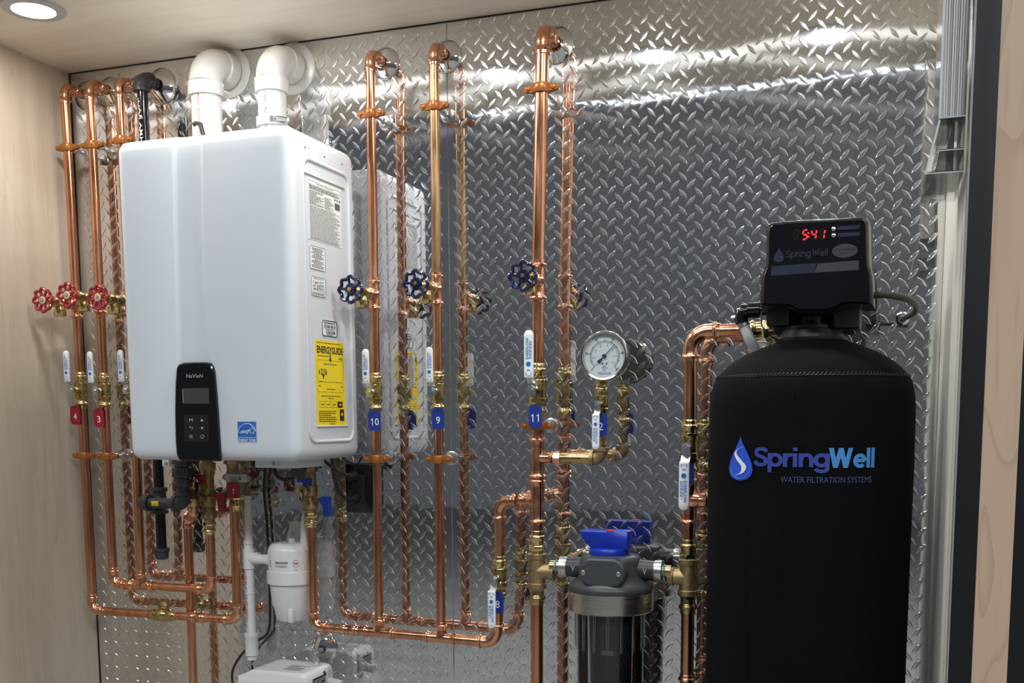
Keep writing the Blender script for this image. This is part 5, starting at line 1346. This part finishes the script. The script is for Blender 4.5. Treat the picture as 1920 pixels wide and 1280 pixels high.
# cover: profile seen from the front, extruded in depth
YHf = YT - .110
def hp(u, v): p = at(u, v, YHf); return (p.x, p.z)
out = [hp(*q) for q in ((1424, 573), (1424, 560), (1426.5, 520), (1431, 506), (1435, 495), (1435.5, 430), (1437.5, 420), (1444, 415.5), (1480, 411.5), (1560, 407.5), (1617, 404.5), (1626, 406), (1630, 413), (1631, 480), (1631.5, 495), (1635, 506), (1637.5, 520), (1638.5, 565), (1637, 571), (1622, 570), (1590, 568.5), (1580, 571), (1570, 577), (1560, 581), (1548, 583.5), (1500, 584.5), (1490, 581), (1480, 575), (1472, 573.5))]
zcen = sum(p[1] for p in out) / len(out)
g = G(); n = len(out)
def ring(y, k, kz=None): mx = (out[0][0] + out[18][0]) / 2; return [V((mx + (p[0] - mx) * k, y, zcen + (p[1] - zcen) * (kz or k))) for p in out]
rings = [ring(YHf, .93), ring(YHf + .004, .97), ring(YHf + .012, 1.0), ring(YHf + .085, 1.02), ring(YHf + .088, 1.045), ring(YHf + .104, 1.045), ring(YHf + .106, 1.02), ring(YHf + .165, 1.0), ring(YHf + .170, .96)]
vs = [p for rg_ in rings for p in rg_]; fs = []
for i in range(len(rings) - 1):
    for k in range(n): fs.append((i * n + k, (i + 1) * n + k, (i + 1) * n + (k + 1) % n, i * n + (k + 1) % n))
fs.append(tuple(range(n))); fs.append(tuple(reversed(range((len(rings) - 1) * n, len(rings) * n))))
g.add(vs, fs); cov = g.build('cover', 'black_gloss', ht, 35)
# screen print on the face
yf = YHf - .0005
def fq(u0, v0, u1, v1): return fr(u0, v0, u1, v1, yf)
row = V((1, 0, 0))
def seg7(g, c, w, h, segs, th, sl=.12):
    P_ = {'a': ((-.5, 1), (.5, 1)), 'b': ((.5, 1), (.5, 0)), 'c': ((.5, 0), (.5, -1)), 'd': ((-.5, -1), (.5, -1)), 'e': ((-.5, 0), (-.5, -1)), 'f': ((-.5, 1), (-.5, 0)), 'g': ((-.5, 0), (.5, 0))}
    for s in segs:
        (x0, z0), (x1, z1) = P_[s]; a = V(((x0 + sl * z0) * w, 0, z0 * h / 2)); b = V(((x1 + sl * z1) * w, 0, z1 * h / 2)); d = (b - a).normalized(); n_ = V((-d.z, 0, d.x))
        if d.cross(n_).y > 0: pass
        a2 = a + d * th * .6; b2 = b - d * th * .6
        g.prism([(0, -th / 2), ((b2 - a2).length, -th / 2), ((b2 - a2).length, th / 2), (0, th / 2)], c + a2, d, n_, 0, .0006)
on = G(); off = G()
for (u, s) in ((1493, ''), (1509.5, 'afgcd'), (1526, 'fgbc'), (1541.5, 'bc')):
    a, w, h = fq(u - 4.6, 431, u + 4.6, 448.5); a = a + Z * (u - 1515) * .00002
    seg7(on, a - Y * .0004, w * .92, h, s, .0022)
    seg7(off, a, w * .92, h, [q for q in 'abcdefg' if q not in s], .0018)
for v in (437, 444): a, w, h = fq(1514.5, v - 1.3, 1517.5, v + 1.3); on.quad(a - Y * .0012, X, Z, w, h)
on.build('digits', 'led_red', cov, 0); off.build('unlit_digits', 'seg_off', cov, 0)
g = G(); a, w, h = fq(1473, 467, 1552, 486); logo_word(g, 'Spring', w * .60, h, lambda p, q, a=a, w=w: a + V((p - w * .20, -.0006, q)), .24); logo_word(g, 'Well', w * .37, h * .78, lambda p, q, a=a, w=w, h=h: a + V((p + w * .315, -.0006, q + h * .12)), .24); g.build('lettering', 'dim_logo', cov, 0)
g = G(); a, w, h = fq(1451, 464, 1470, 491)
flat(g, drop(w, h), lambda p, q, a=a: a + V((p, -.0006, q))); g.build('drop_logo', 'dim_blue', cov, 0)
g = G(); a, w, h = fq(1560, 457, 1608, 483); flat(g, [(math.cos(q) * w / 2, math.sin(q) * h / 2 * (1 + .0 * q)) for q in [2 * PI * k / 32 for k in range(32)]], lambda p, q, a=a: a + V((p, -.0006, q))); ov = g.build('oval_badge', 'dim_white', cov, 0)
G().text('SALT SOFTENER', a - Y * .001 + Z * .002, X, Z, w * .82, .0035, .02).text('SYSTEM', a - Y * .001 - Z * .0045, X, Z, w * .4, .0035, .0).build('lettering', 'black_print', ov, 0)
g = G(); a, w, h = fq(1446, 495, 1530, 513); g.prism([(-w / 2, -h / 2 - .002), (w * .46, -h / 2), (w * .54, h / 2), (-w / 2, h / 2 - .002)], a, X, Z, 0, .0006); g.build('blue_stripe', 'dim_blue', cov, 0)
g = G(); a, w, h = fq(1526, 490, 1610, 508); g.prism([(-w / 2, -h / 2 - .001), (w / 2, -h / 2), (w / 2, h / 2), (-w * .44, h / 2 - .002)], a, X, Z, 0, .0006); g.build('grey_stripe', 'dim_white', cov, 0)
g = G()
for v in (427, 440): a, w, h = fq(1570, v - 4, 1612, v + 3); g.quad(a - Y * .0006, X, Z, w, h)
g.build('mode_strips', 'dim_blue', cov, 0)
for v in (429, 441): a, w, h = fq(1560, v - 3, 1566, v + 3); G().lathe(a + Y * .001, -Y, [(0, .0040), (.0022, .0036), (.003, .002)], 12).build('button', 'steel', cov)
# black drain elbow and milky hose on the left of the head
ya = YT + .02
e0 = at(1428, 581, ya); e1_ = at(1392, 584, ya)
t = thing('drain_hose', 'milky drain hose on a black elbow at the left of the control head', 'hose', at(1425, 665, ya))
g = G().lathe(e0 + X * .012, -X, [(0, .010), (.014, .010), (.015, .0145), (.036, .0145), (.038, .012), (.050, .0115)], 20)
g.tube([e1_ + X * .012, e1_ + X * .004, e1_ - X * .001 - Z * .003, e1_ - X * .002 - Z * .012, e1_ - Z * .022], .0125, 16); g.build('elbow', 'black_gloss', t)
hs = spline([e1_ - Z * .018, at(1396, 612, ya), at(1405, 634, ya), at(1416, 655, ya + .01), at(1424, 690, ya + .03)], 8)
G().tube(hs, .0098, 14).build('hose', 'milky', t)
d = (hs[6] - hs[3]).normalized(); G().lathe(hs[4], d, [(0, .0102), (0, .0112), (.006, .0112), (.006, .0102)], 20, False).build('hose_band', 'steel', t)
o = at(1372, 597, ya + .01); G().cyl(o, o + V((.022, -.002, .004)), .0050, 10).box(o + V((.010, -.012, -.004)), o + V((.024, .004, .018)), .002).build('hose_clip', 'steel', t)
cable([(1428, 585, YT - .03), (1428.5, 608, YT - .04), (1436, 622, YT - .04), (1452, 634, YT - .03), (1476, 644, YT - .02)], 'thin black wire from the control head down to the tank shoulder', .0015)
ch_ = [(1634, 553, YT - .03), (1668, 553, YT - .03), (1700, 560, YT - .01), (1718, 572, YT + .05), (1716, 584, YT + .12), (1704, 592, YT + .20), (1692, 597, -.004)]
cable(ch_, 'thick grey cable arching from the control head into a hole in the plate', .0062, 'grey_cable')
a = at(1692, 597, 0); tag(G().lathe((a.x, -.0014, a.z), -Y, [(0, .0135), (.0025, .0135), (.0035, .012), (.0035, .0075), (.0005, .0075)], 24, False).build('cable_grommet', 'chrome'), 'small chrome ring where the grey cable enters the plate', 'grommet')
a = at(1428, 668, 0); ec = V((a.x, 0, a.z))
escutcheon(ec, 'chrome wall plate half hidden behind the tank shoulder', .032, .012, .012)

# ------------------------------------------------------------------ clear brochure holder with papers on the right wall
hy0, hy1 = FRONT + .015, FRONT + .235
wx = XR - .002
def hat(u, v, y): return at(u, v, y)
zb1 = atx(1813, 225, wx).z; ztop = CEIL - .03
zpl = at(1800, 222, FRONT + .03).z; zlow = at(1760, 335, FRONT + .05).z
t = thing('brochure_holder', 'clear acrylic brochure holder fixed to the top of the right wall', 'holder', V((wx - .03, (hy0 + hy1) / 2, zlow)))
ix = at(1767, 150, hy0).x
g = G().box((wx - .003, hy0, zlow), (wx, hy1, ztop)); g.build('back_panel', 'clear', t, 0)
G().box((ix - .003, hy0, zpl - .004), (ix, hy1, ztop - .02)).build('front_panel', 'clear', t, 0)
G().box((ix, hy0, zpl - .004), (wx - .003, hy1, zpl)).build('shelf', 'clear', t, 0)
G().box((ix, hy1 - .003, zpl), (wx - .003, hy1, ztop - .02)).build('end_panel', 'clear', t, 0)
# slanted lower pocket
ix2 = at(1733, 333, hy0).x
zmid = at(1745, 285, hy0).z
G().prism([(ix - .003, zpl - .004), (ix2, zlow), (ix2 + .003, zlow), (ix, zpl - .004)][::-1], (0, hy0, 0), X, -Z * -1, -(hy1 - hy0), 0).build('slanted_panel', 'clear', t, 0)
G().box((ix2 + .003, hy0, zlow), (wx - .003, hy1, zlow + .003)).build('pocket_floor', 'clear', t, 0)
G().box((ix2 + .018, hy0, zmid), (wx - .003, hy1, zmid + .003)).build('pocket_shelf', 'clear', t, 0)
G().box(((ix + wx) / 2 - .001, hy0, zlow + .003), ((ix + wx) / 2 + .001, hy1, zpl - .004)).build('divider', 'clear', t, 0)
e = .0016
G().box((ix - .003, hy0 - e, zpl - .0018), (wx - .003, hy0 - .0002, zpl)).build('edge', 'clear_edge', t, 0)
G().box((ix2, hy0 - e, zlow), (wx - .003, hy0 - .0002, zlow + .0016)).build('edge', 'clear_edge', t, 0)
G().box((ix2 + .018, hy0 - e, zmid), (wx - .003, hy0 - .0002, zmid + .0014)).build('edge', 'clear_edge', t, 0)
G().box((ix - .003, hy0 - e, zpl), (ix, hy0 - .0002, ztop - .02)).build('edge', 'clear_edge', t, 0)
G().prism([(ix - .003, zpl - .004), (ix2, zlow), (ix2 + .003, zlow), (ix, zpl - .004)], (0, hy0 - .0002, 0), X, Z, 0, e).build('edge', 'clear_edge', t, 0)
nb = 9; x0 = ix + .0035; x1 = wx - .006
M['brochure'] = mat('brochure_paper', (.62, .60, .585), 0, .5); M['brochure_dark'] = mat('brochure_cover', (.16, .10, .12), 0, .4)
ORD = ('first', 'second', 'third', 'fourth', 'fifth', 'sixth', 'seventh', 'eighth', 'ninth')
for i in range(nb):
    xa = x0 + (x1 - x0) * i / nb; th = (x1 - x0) / nb * .82; bow = .006 * (1 - i / nb)
    g = G(); vs = []; n = 8
    for k in range(n + 1):
        q = k / n; z = zpl + .0006 + (ztop - .035 - zpl) * q; xx = xa - bow * math.sin(q * PI) * .5 + .003 * q
        yy = hy0 + .006 + .002 * ((i * 7) % 3)
        vs += [V((xx, yy, z)), V((xx + th, yy, z)), V((xx + th, hy1 - .006, z)), V((xx, hy1 - .006, z))]
    fs = [(4 * k + a_, 4 * k + (a_ + 1) % 4, 4 * k + 4 + (a_ + 1) % 4, 4 * k + 4 + a_) for k in range(n) for a_ in range(4)] + [(3, 2, 1, 0), tuple(4 * n + a_ for a_ in range(4))]
    g.add(vs, fs)
    t = thing('brochure', '%s brochure counted from the left in the clear holder on the right wall' % ORD[i], 'brochure', V((xa + th / 2, (hy0 + hy1) / 2, zpl)), 'brochures in the clear holder')
    g.build('pages', 'brochure', t, 30)
    cvx = xa + th
    g = G(); vs2 = [v + X * .0005 if j % 4 in (1, 2) else v + X * th for j, v in enumerate(vs)]
    if i in (1, 4, 7, 8): g.add([V((v.x + (.0001 if j % 4 in (1, 2) else 0), v.y - (.0004 if j % 4 in (0, 1) else 0), v.z)) for j, v in enumerate(vs2)], fs).build('cover', 'brochure_dark', t, 30)

for o in bpy.data.objects:
    if '_org' in o.keys(): del o['_org']
